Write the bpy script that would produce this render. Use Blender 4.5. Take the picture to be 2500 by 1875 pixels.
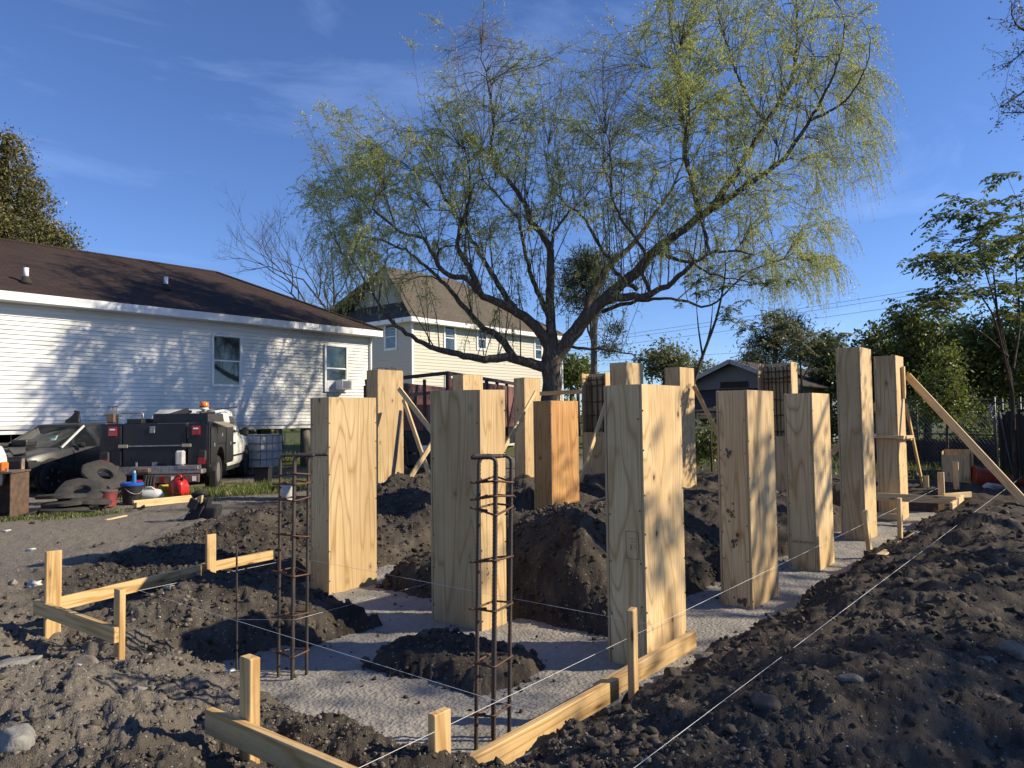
import bpy, bmesh, math, random
import numpy as np
from mathutils import Vector, Matrix
random.seed(7); RNG = np.random.default_rng(11)
for o in list(bpy.data.objects): bpy.data.objects.remove(o)
S = bpy.context.scene
COL = S.collection
R = math.radians
# ------------------------------------------------------------------ camera
F = 1800.0; H = 1.75; YAW = R(39.4); PITCH = math.atan(82.5/1800); ROLL = 0.013
fw = Vector((math.cos(YAW)*math.cos(PITCH), math.sin(YAW)*math.cos(PITCH), math.sin(PITCH)))
rt0 = Vector((math.sin(YAW), -math.cos(YAW), 0)); up0 = rt0.cross(fw)
rt = rt0*math.cos(ROLL) - up0*math.sin(ROLL); up = up0*math.cos(ROLL) + rt0*math.sin(ROLL)
cam_d = bpy.data.cameras.new('camera'); cam = bpy.data.objects.new('camera', cam_d); COL.objects.link(cam)
cam.matrix_world = Matrix(((rt.x, up.x, -fw.x, 0), (rt.y, up.y, -fw.y, 0), (rt.z, up.z, -fw.z, H), (0, 0, 0, 1)))
cam_d.sensor_width = 36; cam_d.lens = F/2500*36; cam_d.clip_start = 0.05; cam_d.clip_end = 6000
S.camera = cam
def ray(px, py): return fw + rt*((px-1250)/F) - up*((py-937.5)/F)
def at(px, py, d): return Vector((0, 0, H)) + ray(px, py)*d          # a surveyed point d metres ahead of the viewpoint
def gnd(px, py, z=0.0):
    r = ray(px, py); return Vector((0, 0, H)) + r*((z-H)/r.z)
def onY(px, py, Y):
    r = ray(px, py); return Vector((0, 0, H)) + r*(Y/r.y)
# ------------------------------------------------------------------ light
SUN_EL = R(29.5); SUN_AZ = R(-52.5)                                  # direction towards the sun, angle from +X
w = bpy.data.worlds.new('World'); S.world = w; w.use_nodes = True
nt = w.node_tree; nt.nodes.clear()
wo = nt.nodes.new('ShaderNodeOutputWorld'); bg = nt.nodes.new('ShaderNodeBackground')
sky = nt.nodes.new('ShaderNodeTexSky'); sky.sky_type = 'NISHITA'; sky.sun_disc = False
sky.sun_elevation = SUN_EL; sky.sun_rotation = R(90) - SUN_AZ
sky.altitude = 900; sky.air_density = 1.0; sky.dust_density = 0.0; sky.ozone_density = 2.0
tc = nt.nodes.new('ShaderNodeTexCoord'); mp = nt.nodes.new('ShaderNodeMapping')
mp.inputs['Rotation'].default_value = (R(8), R(-14), R(25)); mp.inputs['Scale'].default_value = (1.1, 2.4, 7.0)
n1 = nt.nodes.new('ShaderNodeTexNoise'); n1.inputs['Scale'].default_value = 1.6; n1.inputs['Detail'].default_value = 9; n1.inputs['Roughness'].default_value = 0.62; n1.inputs['Distortion'].default_value = 0.7
rp = nt.nodes.new('ShaderNodeValToRGB'); rp.color_ramp.elements[0].position = 0.50; rp.color_ramp.elements[1].position = 0.80
rp.color_ramp.elements[1].color = (0.12, 0.12, 0.12, 1)
mx = nt.nodes.new('ShaderNodeMix'); mx.data_type = 'RGBA'
nt.links.new(tc.outputs['Generated'], mp.inputs['Vector']); nt.links.new(mp.outputs['Vector'], n1.inputs['Vector'])
nt.links.new(n1.outputs['Fac'], rp.inputs['Fac']); nt.links.new(rp.outputs['Color'], mx.inputs['Factor'])
nt.links.new(sky.outputs['Color'], mx.inputs['A']); mx.inputs['B'].default_value = (12.0, 12.8, 13.8, 1)
wb = nt.nodes.new('ShaderNodeMix'); wb.data_type = 'RGBA'; wb.blend_type = 'MULTIPLY'; wb.inputs['Factor'].default_value = 1.0    # camera white balance, the same over the whole sky
nt.links.new(mx.outputs['Result'], wb.inputs['A']); wb.inputs['B'].default_value = (0.78, 0.96, 1.38, 1)
nt.links.new(wb.outputs['Result'], bg.inputs['Color']); bg.inputs['Strength'].default_value = 0.084
nt.links.new(bg.outputs['Background'], wo.inputs['Surface'])
sl = bpy.data.lights.new('sun', 'SUN'); sl.energy = 5.0; sl.angle = R(0.55); sl.color = (1.0, 0.88, 0.68)
so = bpy.data.objects.new('sun', sl); COL.objects.link(so)
SDIR = Vector((math.cos(SUN_AZ)*math.cos(SUN_EL), math.sin(SUN_AZ)*math.cos(SUN_EL), math.sin(SUN_EL)))
so.rotation_euler = (-SDIR).to_track_quat('-Z', 'Y').to_euler(); so.location = SDIR*60
vs = S.view_settings; vs.view_transform = 'Standard'; vs.look = 'None'; vs.exposure = 0.50; vs.gamma = 1.0; vs.use_curve_mapping = False
S.render.engine = 'CYCLES'; S.cycles.transparent_max_bounces = 16; S.cycles.max_bounces = 6
# ------------------------------------------------------------------ node helpers
def lin(c):
    return tuple((v/255/12.92 if v/255 <= 0.04045 else ((v/255+0.055)/1.055)**2.4) for v in c) + (1,)
class NM:
    "small wrapper for building a procedural material"
    def __init__(s, name):
        s.m = bpy.data.materials.new(name); s.m.use_nodes = True; s.t = s.m.node_tree; s.n = s.t.nodes; s.n.clear()
        s.o = s.n.new('ShaderNodeOutputMaterial'); s.b = s.n.new('ShaderNodeBsdfPrincipled')
        s.t.links.new(s.b.outputs[0], s.o.inputs['Surface']); s._tc = None
    def L(s, a, b): s.t.links.new(a, b)
    def new(s, kind, **kw):
        n = s.n.new('ShaderNode'+kind)
        for k, v in kw.items():
            if k in n.inputs: n.inputs[k].default_value = v
            else: setattr(n, k, v)
        return n
    def coord(s, kind='Object'):
        if not s._tc: s._tc = s.n.new('ShaderNodeTexCoord')
        return s._tc.outputs[kind]
    def pos(s): return s.n.new('ShaderNodeNewGeometry').outputs['Position']
    def map(s, v, scale=(1, 1, 1), loc=(0, 0, 0), rot=(0, 0, 0), rand=False):
        m = s.n.new('ShaderNodeMapping'); m.inputs['Scale'].default_value = scale; m.inputs['Rotation'].default_value = rot
        m.inputs['Location'].default_value = loc; s.L(v, m.inputs['Vector'])
        if rand:
            oi = s.n.new('ShaderNodeObjectInfo'); ml = s.math('MULTIPLY', oi.outputs['Random'], 57.3); cb = s.n.new('ShaderNodeCombineXYZ')
            ml2 = s.math('MULTIPLY', oi.outputs['Random'], 131.7); s.L(ml, cb.inputs[0]); s.L(ml2, cb.inputs[2]); s.L(ml, cb.inputs[1]); s.L(cb.outputs[0], m.inputs['Location'])
        return m.outputs[0]
    def noise(s, v, scale, detail=3, rough=.5, dist=0, out='Fac'):
        n = s.new('TexNoise', Scale=scale, Detail=detail, Roughness=rough, Distortion=dist)
        if v is not None: s.L(v, n.inputs['Vector'])
        return n.outputs[out]
    def vor(s, v, scale, feature='F1', out='Distance', rnd=1.0):
        n = s.n.new('ShaderNodeTexVoronoi'); n.feature = feature; n.inputs['Scale'].default_value = scale; n.inputs['Randomness'].default_value = rnd
        s.L(v, n.inputs['Vector']); return n.outputs[out]
    def math(s, op, a, b=None, c=None):
        n = s.n.new('ShaderNodeMath'); n.operation = op
        for i, x in enumerate((a, b, c)):
            if x is None: continue
            if hasattr(x, 'is_linked'): s.L(x, n.inputs[i])
            else: n.inputs[i].default_value = x
        return n.outputs[0]
    def ramp(s, f, stops):
        r = s.n.new('ShaderNodeValToRGB'); e = r.color_ramp.elements
        while len(e) < len(stops): e.new(0.5)
        for i, (p, c) in enumerate(stops):
            e[i].position = p; e[i].color = c if len(c) == 4 else tuple(c)+(1,)
        s.L(f, r.inputs['Fac']); return r.outputs['Color']
    def mix(s, f, a, b, mode='MIX'):
        m = s.n.new('ShaderNodeMix'); m.data_type = 'RGBA'; m.blend_type = mode
        for x, k in ((f, 'Factor'), (a, 'A'), (b, 'B')):
            inp = [i for i in m.inputs if i.name == k and (i.type == 'RGBA' if k != 'Factor' else i.type == 'VALUE')][0]
            if hasattr(x, 'is_linked'): s.L(x, inp)
            else: inp.default_value = x if (k == 'Factor' or len(x) == 4) else tuple(x)+(1,)
        return m.outputs[2]
    def bump(s, h, strength=.4, dist=.01):
        b = s.n.new('ShaderNodeBump'); b.inputs['Strength'].default_value = strength; b.inputs['Distance'].default_value = dist
        s.L(h, b.inputs['Height']); s.L(b.outputs[0], s.b.inputs['Normal'])
    def col(s, c):
        if hasattr(c, 'is_linked'): s.L(c, s.b.inputs['Base Color'])
        else: s.b.inputs['Base Color'].default_value = c if len(c) == 4 else tuple(c)+(1,)
    def rough(s, r):
        if hasattr(r, 'is_linked'): s.L(r, s.b.inputs['Roughness'])
        else: s.b.inputs['Roughness'].default_value = r
def simple(name, c, rough=.6, metal=0, var=.25, scale=6, bump=.0, spec=.5, c2=None):
    m = NM(name); v = m.map(m.coord(), rand=True); n = m.noise(v, scale, 5, .6)
    d = c2 if c2 else tuple(x*(1-var) for x in c[:3])
    m.col(m.mix(m.ramp(n, [(.35, (0, 0, 0)), (.68, (1, 1, 1))]), d, c[:3])); m.rough(rough); m.b.inputs['Metallic'].default_value = metal
    m.b.inputs['Specular IOR Level'].default_value = spec
    if bump: m.bump(m.noise(v, scale*6, 4), bump, .01)
    return m.m
def leafmat(name, c1, c2, trans=.35, c3=None):
    m = NM(name); g = m.n.new('ShaderNodeNewGeometry'); rnd = g.outputs['Random Per Island']
    st = [(0, c1), (1, c2)] if not c3 else [(0, c1), (.6, c2), (1, c3)]
    cc = m.ramp(rnd, st); m.n.remove(m.b)
    d = m.new('BsdfDiffuse'); t = m.new('BsdfTranslucent'); gl = m.new('BsdfGlossy', Roughness=.45)
    m.L(cc, d.inputs['Color']); m.L(m.mix(1.0, cc, (1.0, 1.0, .55), 'MULTIPLY'), t.inputs['Color'])
    a = m.new('MixShader'); a.inputs[0].default_value = trans; m.L(d.outputs[0], a.inputs[1]); m.L(t.outputs[0], a.inputs[2])
    b = m.new('MixShader'); b.inputs[0].default_value = .04; m.L(a.outputs[0], b.inputs[1]); m.L(gl.outputs[0], b.inputs[2])
    m.L(b.outputs[0], m.o.inputs['Surface']); return m.m
# ------------------------------------------------------------------ mesh helpers
class MB:
    def __init__(s): s.v = []; s.f = []
    def add(s, vs, fs):
        k = len(s.v); s.v += [tuple(p) for p in vs]; s.f += [tuple(i+k for i in f) for f in fs]; return s
    def box(s, c, d, rot=None):
        x, y, z = (q/2 for q in d); P = [Vector((a*x, b*y, e*z)) for e in (-1, 1) for b in (-1, 1) for a in (-1, 1)]
        c = Vector(c); P = [c + ((rot @ p) if rot else p) for p in P]
        return s.add(P, [(0, 2, 3, 1), (4, 5, 7, 6), (0, 1, 5, 4), (2, 6, 7, 3), (0, 4, 6, 2), (1, 3, 7, 5)])
    def bb(s, a, b):  # box by corners
        return s.box([(p+q)/2 for p, q in zip(a, b)], [abs(q-p) for p, q in zip(a, b)])
    def bar(s, p0, p1, wd, ht, upv=(0, 0, 1)):
        p0, p1 = Vector(p0), Vector(p1); d = p1-p0; L = d.length; d.normalize(); u = Vector(upv)
        if abs(d.dot(u)) > .98: u = Vector((1, 0, 0))
        sd = d.cross(u).normalized(); u = sd.cross(d)
        return s.box((p0+p1)/2, (L, wd, ht), Matrix((d, sd, u)).transposed())
    def tube(s, pts, r, n=8, caps=True):
        pts = [Vector(p) for p in pts]; m = len(pts); rr = r if hasattr(r, '__len__') else [r]*m
        k = len(s.v); t0 = (pts[1]-pts[0]).normalized(); u = t0.orthogonal().normalized()
        for i, p in enumerate(pts):
            t = (pts[min(i+1, m-1)]-pts[max(i-1, 0)]).normalized(); u = (u-t*u.dot(t))
            if u.length < 1e-6: u = t.orthogonal()
            u.normalize(); b = t.cross(u)
            for j in range(n):
                a = 2*math.pi*j/n; s.v.append(tuple(p+(u*math.cos(a)+b*math.sin(a))*rr[i]))
        for i in range(m-1):
            for j in range(n):
                j2 = (j+1) % n; s.f.append((k+i*n+j, k+i*n+j2, k+(i+1)*n+j2, k+(i+1)*n+j))
        if caps: s.f.append(tuple(k+j for j in range(n))[::-1]); s.f.append(tuple(k+(m-1)*n+j for j in range(n)))
        return s
    def lathe(s, prof, n=20, M=None):
        k = len(s.v)
        for r, z in prof:
            for j in range(n):
                a = 2*math.pi*j/n; p = Vector((r*math.cos(a), r*math.sin(a), z)); s.v.append(tuple(M @ p if M else p))
        for i in range(len(prof)-1):
            for j in range(n):
                j2 = (j+1) % n; s.f.append((k+i*n+j, k+i*n+j2, k+(i+1)*n+j2, k+(i+1)*n+j))
        if prof[0][0] > 1e-5: s.f.append(tuple(k+j for j in range(n))[::-1])
        if prof[-1][0] > 1e-5: s.f.append(tuple(k+(len(prof)-1)*n+j for j in range(n)))
        return s
    def prism(s, poly, M, depth):   # poly in local xy extruded along local z 0..depth
        n = len(poly); P = [M @ Vector((x, y, 0)) for x, y in poly] + [M @ Vector((x, y, depth)) for x, y in poly]
        return s.add(P, [tuple(range(n))[::-1], tuple(range(n, 2*n))] + [(i, (i+1) % n, (i+1) % n+n, i+n) for i in range(n)])
    def loft(s, rings, close=True, caps=True):
        n = len(rings[0]); k = len(s.v)
        for r in rings: s.v += [tuple(p) for p in r]
        for i in range(len(rings)-1):
            for j in range(n if close else n-1):
                j2 = (j+1) % n; s.f.append((k+i*n+j, k+i*n+j2, k+(i+1)*n+j2, k+(i+1)*n+j))
        if caps and close: s.f.append(tuple(k+j for j in range(n))[::-1]); s.f.append(tuple(k+(len(rings)-1)*n+j for j in range(n)))
        return s
    def mesh(s, name, mat, smooth=False, bevel=0, seg=1):
        me = bpy.data.meshes.new(name); me.from_pydata(s.v, [], s.f)
        if bevel or True:
            bm = bmesh.new(); bm.from_mesh(me)
            if bevel:
                bmesh.ops.remove_doubles(bm, verts=bm.verts, dist=1e-5)
                ed = [e for e in bm.edges if len(e.link_faces) == 2 and e.calc_face_angle(0) > .5]
                bmesh.ops.bevel(bm, geom=ed, offset=bevel, segments=seg, affect='EDGES', profile=.6, clamp_overlap=True)
            bmesh.ops.recalc_face_normals(bm, faces=bm.faces); bm.to_mesh(me); bm.free()
        if mat: me.materials.append(mat)
        if smooth:
            me.polygons.foreach_set('use_smooth', [True]*len(me.polygons))
            if smooth == 2: me.set_sharp_from_angle(angle=R(38))
        return me
    def build(s, name, mat, parent=None, smooth=False, bevel=0, seg=1, loc=None):
        o = bpy.data.objects.new(name, s.mesh(name, mat, smooth, bevel, seg)); COL.objects.link(o)
        if parent: o.parent = parent
        if loc is not None: o.location = loc
        return o
def npmesh(name, V, Fq, mat, smooth=False):
    "fast mesh from numpy: V (n,3), Fq (m,k) all faces the same size"
    me = bpy.data.meshes.new(name); n = len(V); m, k = Fq.shape
    me.vertices.add(n); me.vertices.foreach_set('co', np.ascontiguousarray(V, dtype=np.float32).ravel())
    me.loops.add(m*k); me.loops.foreach_set('vertex_index', np.ascontiguousarray(Fq, dtype=np.int32).ravel())
    me.polygons.add(m); me.polygons.foreach_set('loop_start', np.arange(0, m*k, k, dtype=np.int32)); me.polygons.foreach_set('loop_total', np.full(m, k, dtype=np.int32))
    if smooth: me.polygons.foreach_set('use_smooth', np.ones(m, dtype=bool))
    me.update(calc_edges=True)
    if mat: me.materials.append(mat)
    return me
def link(name, me, parent=None, loc=None, rz=None):
    o = bpy.data.objects.new(name, me); COL.objects.link(o)
    if parent: o.parent = parent
    if loc is not None: o.location = loc
    if rz is not None: o.rotation_euler = (0, 0, rz)
    return o
def tag(o, label=None, cat=None, group=None, kind=None):
    if label: o['label'] = label
    if cat: o['category'] = cat
    if group: o['group'] = group
    if kind: o['kind'] = kind
    return o
def thing(name, label, cat, loc=(0, 0, 0), rz=0, group=None):
    o = bpy.data.objects.new(name, None); COL.objects.link(o); o.location = loc; o.rotation_euler = (0, 0, rz); o.empty_display_size = .2
    return tag(o, label, cat, group)
# ------------------------------------------------------------------ numpy noise
def _hash(i, j, s):
    h = (i*374761393 + j*668265263 + s*974711) & 0xffffffff
    h = ((h ^ (h >> 13))*1274126177) & 0xffffffff
    return ((h ^ (h >> 16)) & 0xffffff)/float(0x1000000)
def vnoise(x, y, s=0):
    i = np.floor(x).astype(np.int64); j = np.floor(y).astype(np.int64); u = x-i; v = y-j
    u = u*u*u*(u*(u*6-15)+10); v = v*v*v*(v*(v*6-15)+10)
    a = _hash(i, j, s); b = _hash(i+1, j, s); c = _hash(i, j+1, s); d = _hash(i+1, j+1, s)
    return (a+(b-a)*u+(c-a)*v+(a-b-c+d)*u*v)*2-1
def fbm(x, y, oct=4, s=0, g=.5):
    t = 0; a = 1; n = 0
    for k in range(oct):
        t = t + a*vnoise(x*2**k+k*17.3, y*2**k-k*9.1, s+k); n += a; a *= g
    return t/n
def domes(x, y, s=0, dens=.8):
    "rounded lumps: height 0..1 of randomly sized domes on a jittered lattice"
    i = np.floor(x).astype(np.int64); j = np.floor(y).astype(np.int64); best = np.zeros_like(x)
    for di in (-1, 0, 1):
        for dj in (-1, 0, 1):
            ii = i+di; jj = j+dj; cx = ii+_hash(ii, jj, s); cy = jj+_hash(ii, jj, s+5); r = .25+.6*_hash(ii, jj, s+9)
            on = _hash(ii, jj, s+13) < dens
            q = 1-((x-cx)**2+(y-cy)**2)/(r*r); h = np.where(on & (q > 0), np.sqrt(np.maximum(q, 0))*r, 0)
            best = np.maximum(best, h)
    return best
def chunks(x, y, s=0, dens=.7):
    "broken angular lumps: flat-topped cells of random height with cracks between them"
    i = np.floor(x).astype(np.int64); j = np.floor(y).astype(np.int64); f1 = np.full(x.shape, 9.); f2 = np.full(x.shape, 9.); hh = np.zeros_like(x); tx = np.zeros_like(x)
    for di in (-1, 0, 1):
        for dj in (-1, 0, 1):
            ii = i+di; jj = j+dj; cx = ii+_hash(ii, jj, s); cy = jj+_hash(ii, jj, s+5); d = np.hypot(x-cx, y-cy); nh = np.where(_hash(ii, jj, s+13) < dens, .25+.75*_hash(ii, jj, s+9), 0); tl = (_hash(ii, jj, s+21)-.5)*(x-cx)+(_hash(ii, jj, s+22)-.5)*(y-cy)
            m = d < f1; f2 = np.where(m, f1, np.minimum(f2, d)); hh = np.where(m, nh, hh); tx = np.where(m, tl, tx); f1 = np.where(m, d, f1)
    return np.clip((f2-f1)*2.4, 0, 1)**.6*(hh+.8*tx*(hh > 0))
def sstep(a, b, x): t = np.clip((x-a)/(b-a), 0, 1); return t*t*(3-2*t)
# ------------------------------------------------------------------ ground
G = 0.27                                                             # the yard lies 27 cm above the poured footing
TR = [(2.72, 14.6, 2.42, 3.02), (2.68, 3.36, 2.45, 5.0), (3.1, 5.3, 4.36, 4.86), (4.3, 5.0, 2.9, 6.75), (4.25, 7.2, 6.12, 6.75), (5.9, 7.3, 2.5, 3.25), (7.9, 9.3, 2.5, 3.2), (10.4, 11.8, 2.5, 3.2), (13.0, 14.2, 2.5, 5.3)]
MD = [(3.85, 3.65, .75, .75, -.11), (5.6, 3.75, .5, .5, .10), (6.5, 4.55, .95, .8, .52), (5.75, 4.0, .5, .55, .20), (5.3, 8.9, .9, .55, .20), (6.2, 9.2, .7, .6, .16), (3.9, 8.2, .9, .45, .10), (7.55, 8.5, .75, .75, .46), (8.4, 7.6, .9, .6, .25), (3.62, 5.75, .4, .55, .10), (3.3, 6.3, .5, .4, .10),
      (9.0, 4.6, .9, .7, .30), (11.3, 4.6, 1.1, .6, .25), (9.9, 8.7, 1.0, .8, .35), (12.2, 8.4, .9, .8, .30), (8.9, 6.9, .8, .5, .34), (15.6, 6.0, 1.5, 2., .2),
      (1.45, 4.3, .4, .7, .10), (1.88, 3.1, .22, .55, -.16), (2.95, 6.4, .75, .22, -.10), (2.05, 5.6, .22, .7, -.10), (2.3, 5.2, .3, .3, -.04)]
def HG(x, y, fine=True):
    x = np.asarray(x, float); y = np.asarray(y, float)
    wx = x + .12*fbm(x*1.7, y*1.7, 3, 3); wy = y + .12*fbm(x*1.7+40, y*1.7, 3, 5)
    sd = np.full(x.shape, 9.0)
    for a, b, c, d in TR:
        qx = np.maximum(a-wx, wx-b); qy = np.maximum(c-wy, wy-d)
        sd = np.minimum(sd, np.hypot(np.maximum(qx, 0), np.maximum(qy, 0)) + np.minimum(np.maximum(qx, qy), 0))
    if fine: sd = sd + .035*fbm(x*7, y*7, 3, 101) + .022*fbm(x*26, y*26, 3, 102, .6)
    r = np.hypot(x, y)
    dug = sstep(1.6, .2, np.maximum(np.maximum(1.3-x, x-16.5), np.maximum(-1.5-y, y-11.0)))
    lb = np.maximum(6.8, 6.4+.55*x); lane = sstep(lb-.3, lb+.5, y)*sstep(7.2, 5.6, x - .15*(y-9)) ; lane = np.maximum(lane, sstep(11.0, 12.2, y))
    lane = np.maximum(lane, sstep(16.5, 18, x))
    lump = dug*(1-lane*.92)
    h = G + .05*fbm(x*.35, y*.35, 3, 21) - .08*sstep(15, 20, x)
    for a, b, sx, sy, am in MD:
        q = ((x-a)/sx)**2 + ((y-b)/sy)**2; h = h + am*np.exp(-q*(.6+.25*vnoise(x*2.2, y*2.2, 31)))
    # berm of spoil along the right side of the footing
    bw = y - 1.05 - .18*fbm(x*.6, y*.3, 2, 8)
    crest = (.15 + .12*vnoise(x*.8, y*.4, 9))*(1-.55*sstep(9, 13, x))
    h = h + crest*np.exp(-(bw/.62)**2)*sstep(1.2, 2.6, x)*sstep(18, 15, x)
    h = h + .10*np.exp(-((y+.6)/.7)**2)*vnoise(x*.9, y*.9, 44)*sstep(17, 14, x)
    det = lump*(.10*fbm(x*1.3, y*1.3, 4, 1) + .05*fbm(x*5, y*5, 3, 2))
    if fine:
        k = np.clip(.15 + 1.6*fbm(x*.8, y*.8, 3, 77), 0, 1.2)
        u = x + .10*fbm(x*4, y*4, 3, 61) + .03*fbm(x*17, y*17, 2, 63); v = y + .10*fbm(x*4+9, y*4, 3, 62) + .03*fbm(x*17, y*17+5, 2, 64)
        sq = lambda d: d**1.35
        k2 = k*.9
        det = det + lump*(.08*sq(domes(u*2.3, v*2.3, 50, .22))*k + .055*chunks(u*4.2, v*4.2, 60, .35)*(.05+k) + .034*chunks(u*9.5, v*9.5, 70, .45)*(.10+k2) + .018*chunks(u*21, v*21, 80, .6)*(.25+k2) + .007*domes(u*40, v*40, 85, .6)*(.4+k2) + .035*np.abs(fbm(x*2.2, y*2.2, 4, 35, .55)) + .012*fbm(x*38, y*38, 2, 36))
        det = det + lump*fbm(x*11+3, y*11, 4, 33, .6)*.028
        det = det + (1-lump)*sstep(40, 10, r)*(.014*fbm(x*4, y*4, 4, 12) + .016*domes(x*9, y*9, 90, .4) + .010*domes(x*22, y*22, 91, .4) + .03*fbm(x*.9, y*.5, 2, 92))
    # the trench: steep sides down to just under the concrete
    t = sstep(.0, .20+.16*(.5+.5*vnoise(x*1.1, y*1.1, 55)), sd)
    inn = -.07 - .06*sstep(0, .2, -sd)
    top = (h+det)
    lo = sstep(.0, .75, sd)                                          # soil near a trench is pulled down and crumbles
    top = np.where(sd < .75, top*(.55+.45*lo) + (1-lo)*.03*fbm(x*9, y*9, 3, 4), top)
    out = inn + (top-inn)*t
    if fine:
        sl = 4*t*(1-t); out = out + sl*(.045*chunks(x*11+y*3, y*11, 111, .6) + .03*fbm(x*20, y*20, 3, 112) + .02*domes(x*30, y*30, 113, .6))
    return out
fan = np.radians(np.arange(-45, 45.01, .14)); rest = np.radians(np.arange(48, 312.1, 6)); ang = np.concatenate([fan, rest]) + YAW
rad = [0.0, .5, .8]
while rad[-1] < 30: rad.append(rad[-1]*1.0082)
while rad[-1] < 3000: rad.append(rad[-1]*1.09)
rad = np.array(rad[1:])
AA, RR = np.meshgrid(ang, rad); X = RR*np.cos(AA); Y = RR*np.sin(AA)
coarse = np.ones_like(X, bool); Z = HG(X, Y)
na = len(ang); nr = len(rad)
V = np.column_stack([X.ravel(), Y.ravel(), Z.ravel()])
I, J = np.meshgrid(np.arange(nr-1), np.arange(na), indexing='ij'); J2 = (J+1) % na
FQ = np.column_stack([(I*na+J).ravel(), (I*na+J2).ravel(), ((I+1)*na+J2).ravel(), ((I+1)*na+J).ravel()])[:, ::-1]
V = np.vstack([V, [0, 0, float(HG(np.array([0.]), np.array([0.]))[0])]])
def soil():
    m = NM('soil'); p = m.pos()
    sx = m.n.new('ShaderNodeSeparateXYZ'); m.L(p, sx.inputs[0])
    big = m.noise(p, .55, 4, .55); mid = m.noise(p, 3.2, 5, .6); fine = m.noise(p, 45, 4, .65)
    dark = m.mix(m.ramp(mid, [(.3, (0, 0, 0)), (.7, (1, 1, 1))]), (.043, .036, .029), (.112, .094, .074))
    dry = m.mix(m.ramp(fine, [(.3, (0, 0, 0)), (.7, (1, 1, 1))]), (.155, .134, .107), (.265, .235, .192))
    # compacted lane on the left (Y beyond about 6.8 m) is drier and paler
    ly = m.math('ADD', sx.outputs['Y'], m.math('MULTIPLY', m.math('SUBTRACT', big, .5), 2.6))
    lx = m.math('ADD', sx.outputs['X'], m.math('MULTIPLY', m.math('SUBTRACT', mid, .5), 2.0))
    lbd = m.math("MAXIMUM", 6.8, m.math("ADD", 6.4, m.math("MULTIPLY", sx.outputs["X"], .55))); lane = m.math("MULTIPLY", mr(m, m.math("SUBTRACT", ly, lbd), -.3, .7), mr(m, lx, 7.6, 5.4))
    lane = m.math('MAXIMUM', lane, mr(m, ly, 11.2, 12.4)); lane = m.math('MAXIMUM', lane, m.math('MULTIPLY', mr(m, big, .56, .70), .30))
    # left spoil in the foreground is drier too
    fg = m.math('MULTIPLY', mr(m, ly, 2.9, 4.0), mr(m, lx, 2.9, 2.0)); lane = m.math('MAXIMUM', lane, m.math('MULTIPLY', fg, .8))
    c = m.mix(lane, dark, dry)
    grass = m.math('MULTIPLY', mr(m, sx.outputs['X'], 21, 24), .8)
    grass = m.math('MAXIMUM', grass, mr(m, sx.outputs['Y'], 19, 21))
    gcol = m.mix(m.noise(p, 9, 4, .6), (.05, .07, .02), (.12, .13, .05))
    c = m.mix(grass, c, gcol)
    # shell and gravel specks
    vd = m.vor(p, 62); vc = m.n.new('ShaderNodeTexVoronoi'); vc.inputs['Scale'].default_value = 62; m.L(p, vc.inputs['Vector'])
    sp = m.n.new('ShaderNodeSeparateColor'); m.L(vc.outputs['Color'], sp.inputs[0])
    on = m.math('MULTIPLY', m.math('LESS_THAN', vd, .30), m.math('GREATER_THAN', sp.outputs[0], .90))
    c = m.mix(m.math('MULTIPLY', on, .75), c, m.mix(sp.outputs[1], (.18, .165, .14), (.52, .49, .44)))
    m.col(c); m.rough(.95); m.b.inputs['Specular IOR Level'].default_value = .12
    hgt = m.math('ADD', m.math('MULTIPLY', fine, .6), m.math('ADD', m.noise(p, 140, 3, .6), m.math('MULTIPLY', m.noise(p, 14, 4, .6), 1.6)))
    m.bump(hgt, .9, .016); return m.m
def mr(m, v, a, b):
    n = m.n.new('ShaderNodeMapRange'); n.interpolation_type = 'SMOOTHSTEP'; n.inputs['From Min'].default_value = min(a, b); n.inputs['From Max'].default_value = max(a, b)
    if a > b: n.inputs['To Min'].default_value = 1; n.inputs['To Max'].default_value = 0
    m.L(v, n.inputs['Value']); return n.outputs[0]
M_SOIL = soil()
gm = npmesh('ground', V[:-1], FQ, M_SOIL, True)
# close the small disc under the viewpoint
bm = bmesh.new(); bm.from_mesh(gm); bm.verts.ensure_lookup_table(); rim = [bm.verts[j] for j in range(na)]; c0 = bm.verts.new(V[-1])
for j in range(na): f = bm.faces.new((rim[j], rim[(j+1) % na], c0)); f.smooth = True
bm.to_mesh(gm); bm.free()
tag(link('ground', gm), kind='structure')
# poured footing: one rough slab in the trenches, its top at z = 0
def slab_mat():
    m = NM('raw_concrete'); p = m.pos(); a = m.noise(p, 1.3, 5, .6); b = m.noise(p, 26, 5, .65); c = m.vor(p, 38)
    col = m.mix(m.ramp(a, [(.3, (0, 0, 0)), (.7, (1, 1, 1))]), (.25, .23, .195), (.375, .345, .295))
    col = m.mix(m.ramp(b, [(.35, (.55, .55, .55)), (.65, (0, 0, 0))]), col, (.20, .185, .165))
    dirt = m.ramp(m.noise(p, 2.3, 6, .7), [(.56, (0, 0, 0)), (.72, (.75, .75, .75))]); col = m.mix(dirt, col, (.11, .095, .078))
    m.col(col); m.rough(.9); m.b.inputs['Specular IOR Level'].default_value = .2
    m.bump(m.math('ADD', m.math('MULTIPLY', c, .7), m.math('ADD', b, m.noise(p, 9, 4, .6))), .6, .02); return m.m
M_SLAB = slab_mat()
sx = np.arange(2.4, 14.9, .045); sy = np.arange(2.2, 7.0, .045); SX, SY = np.meshgrid(sx, sy)
SZ = .010*fbm(SX*2.2, SY*2.2, 4, 91) + .010*fbm(SX*11, SY*11, 3, 92) + .006*domes(SX*14, SY*14, 95, .5)
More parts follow.
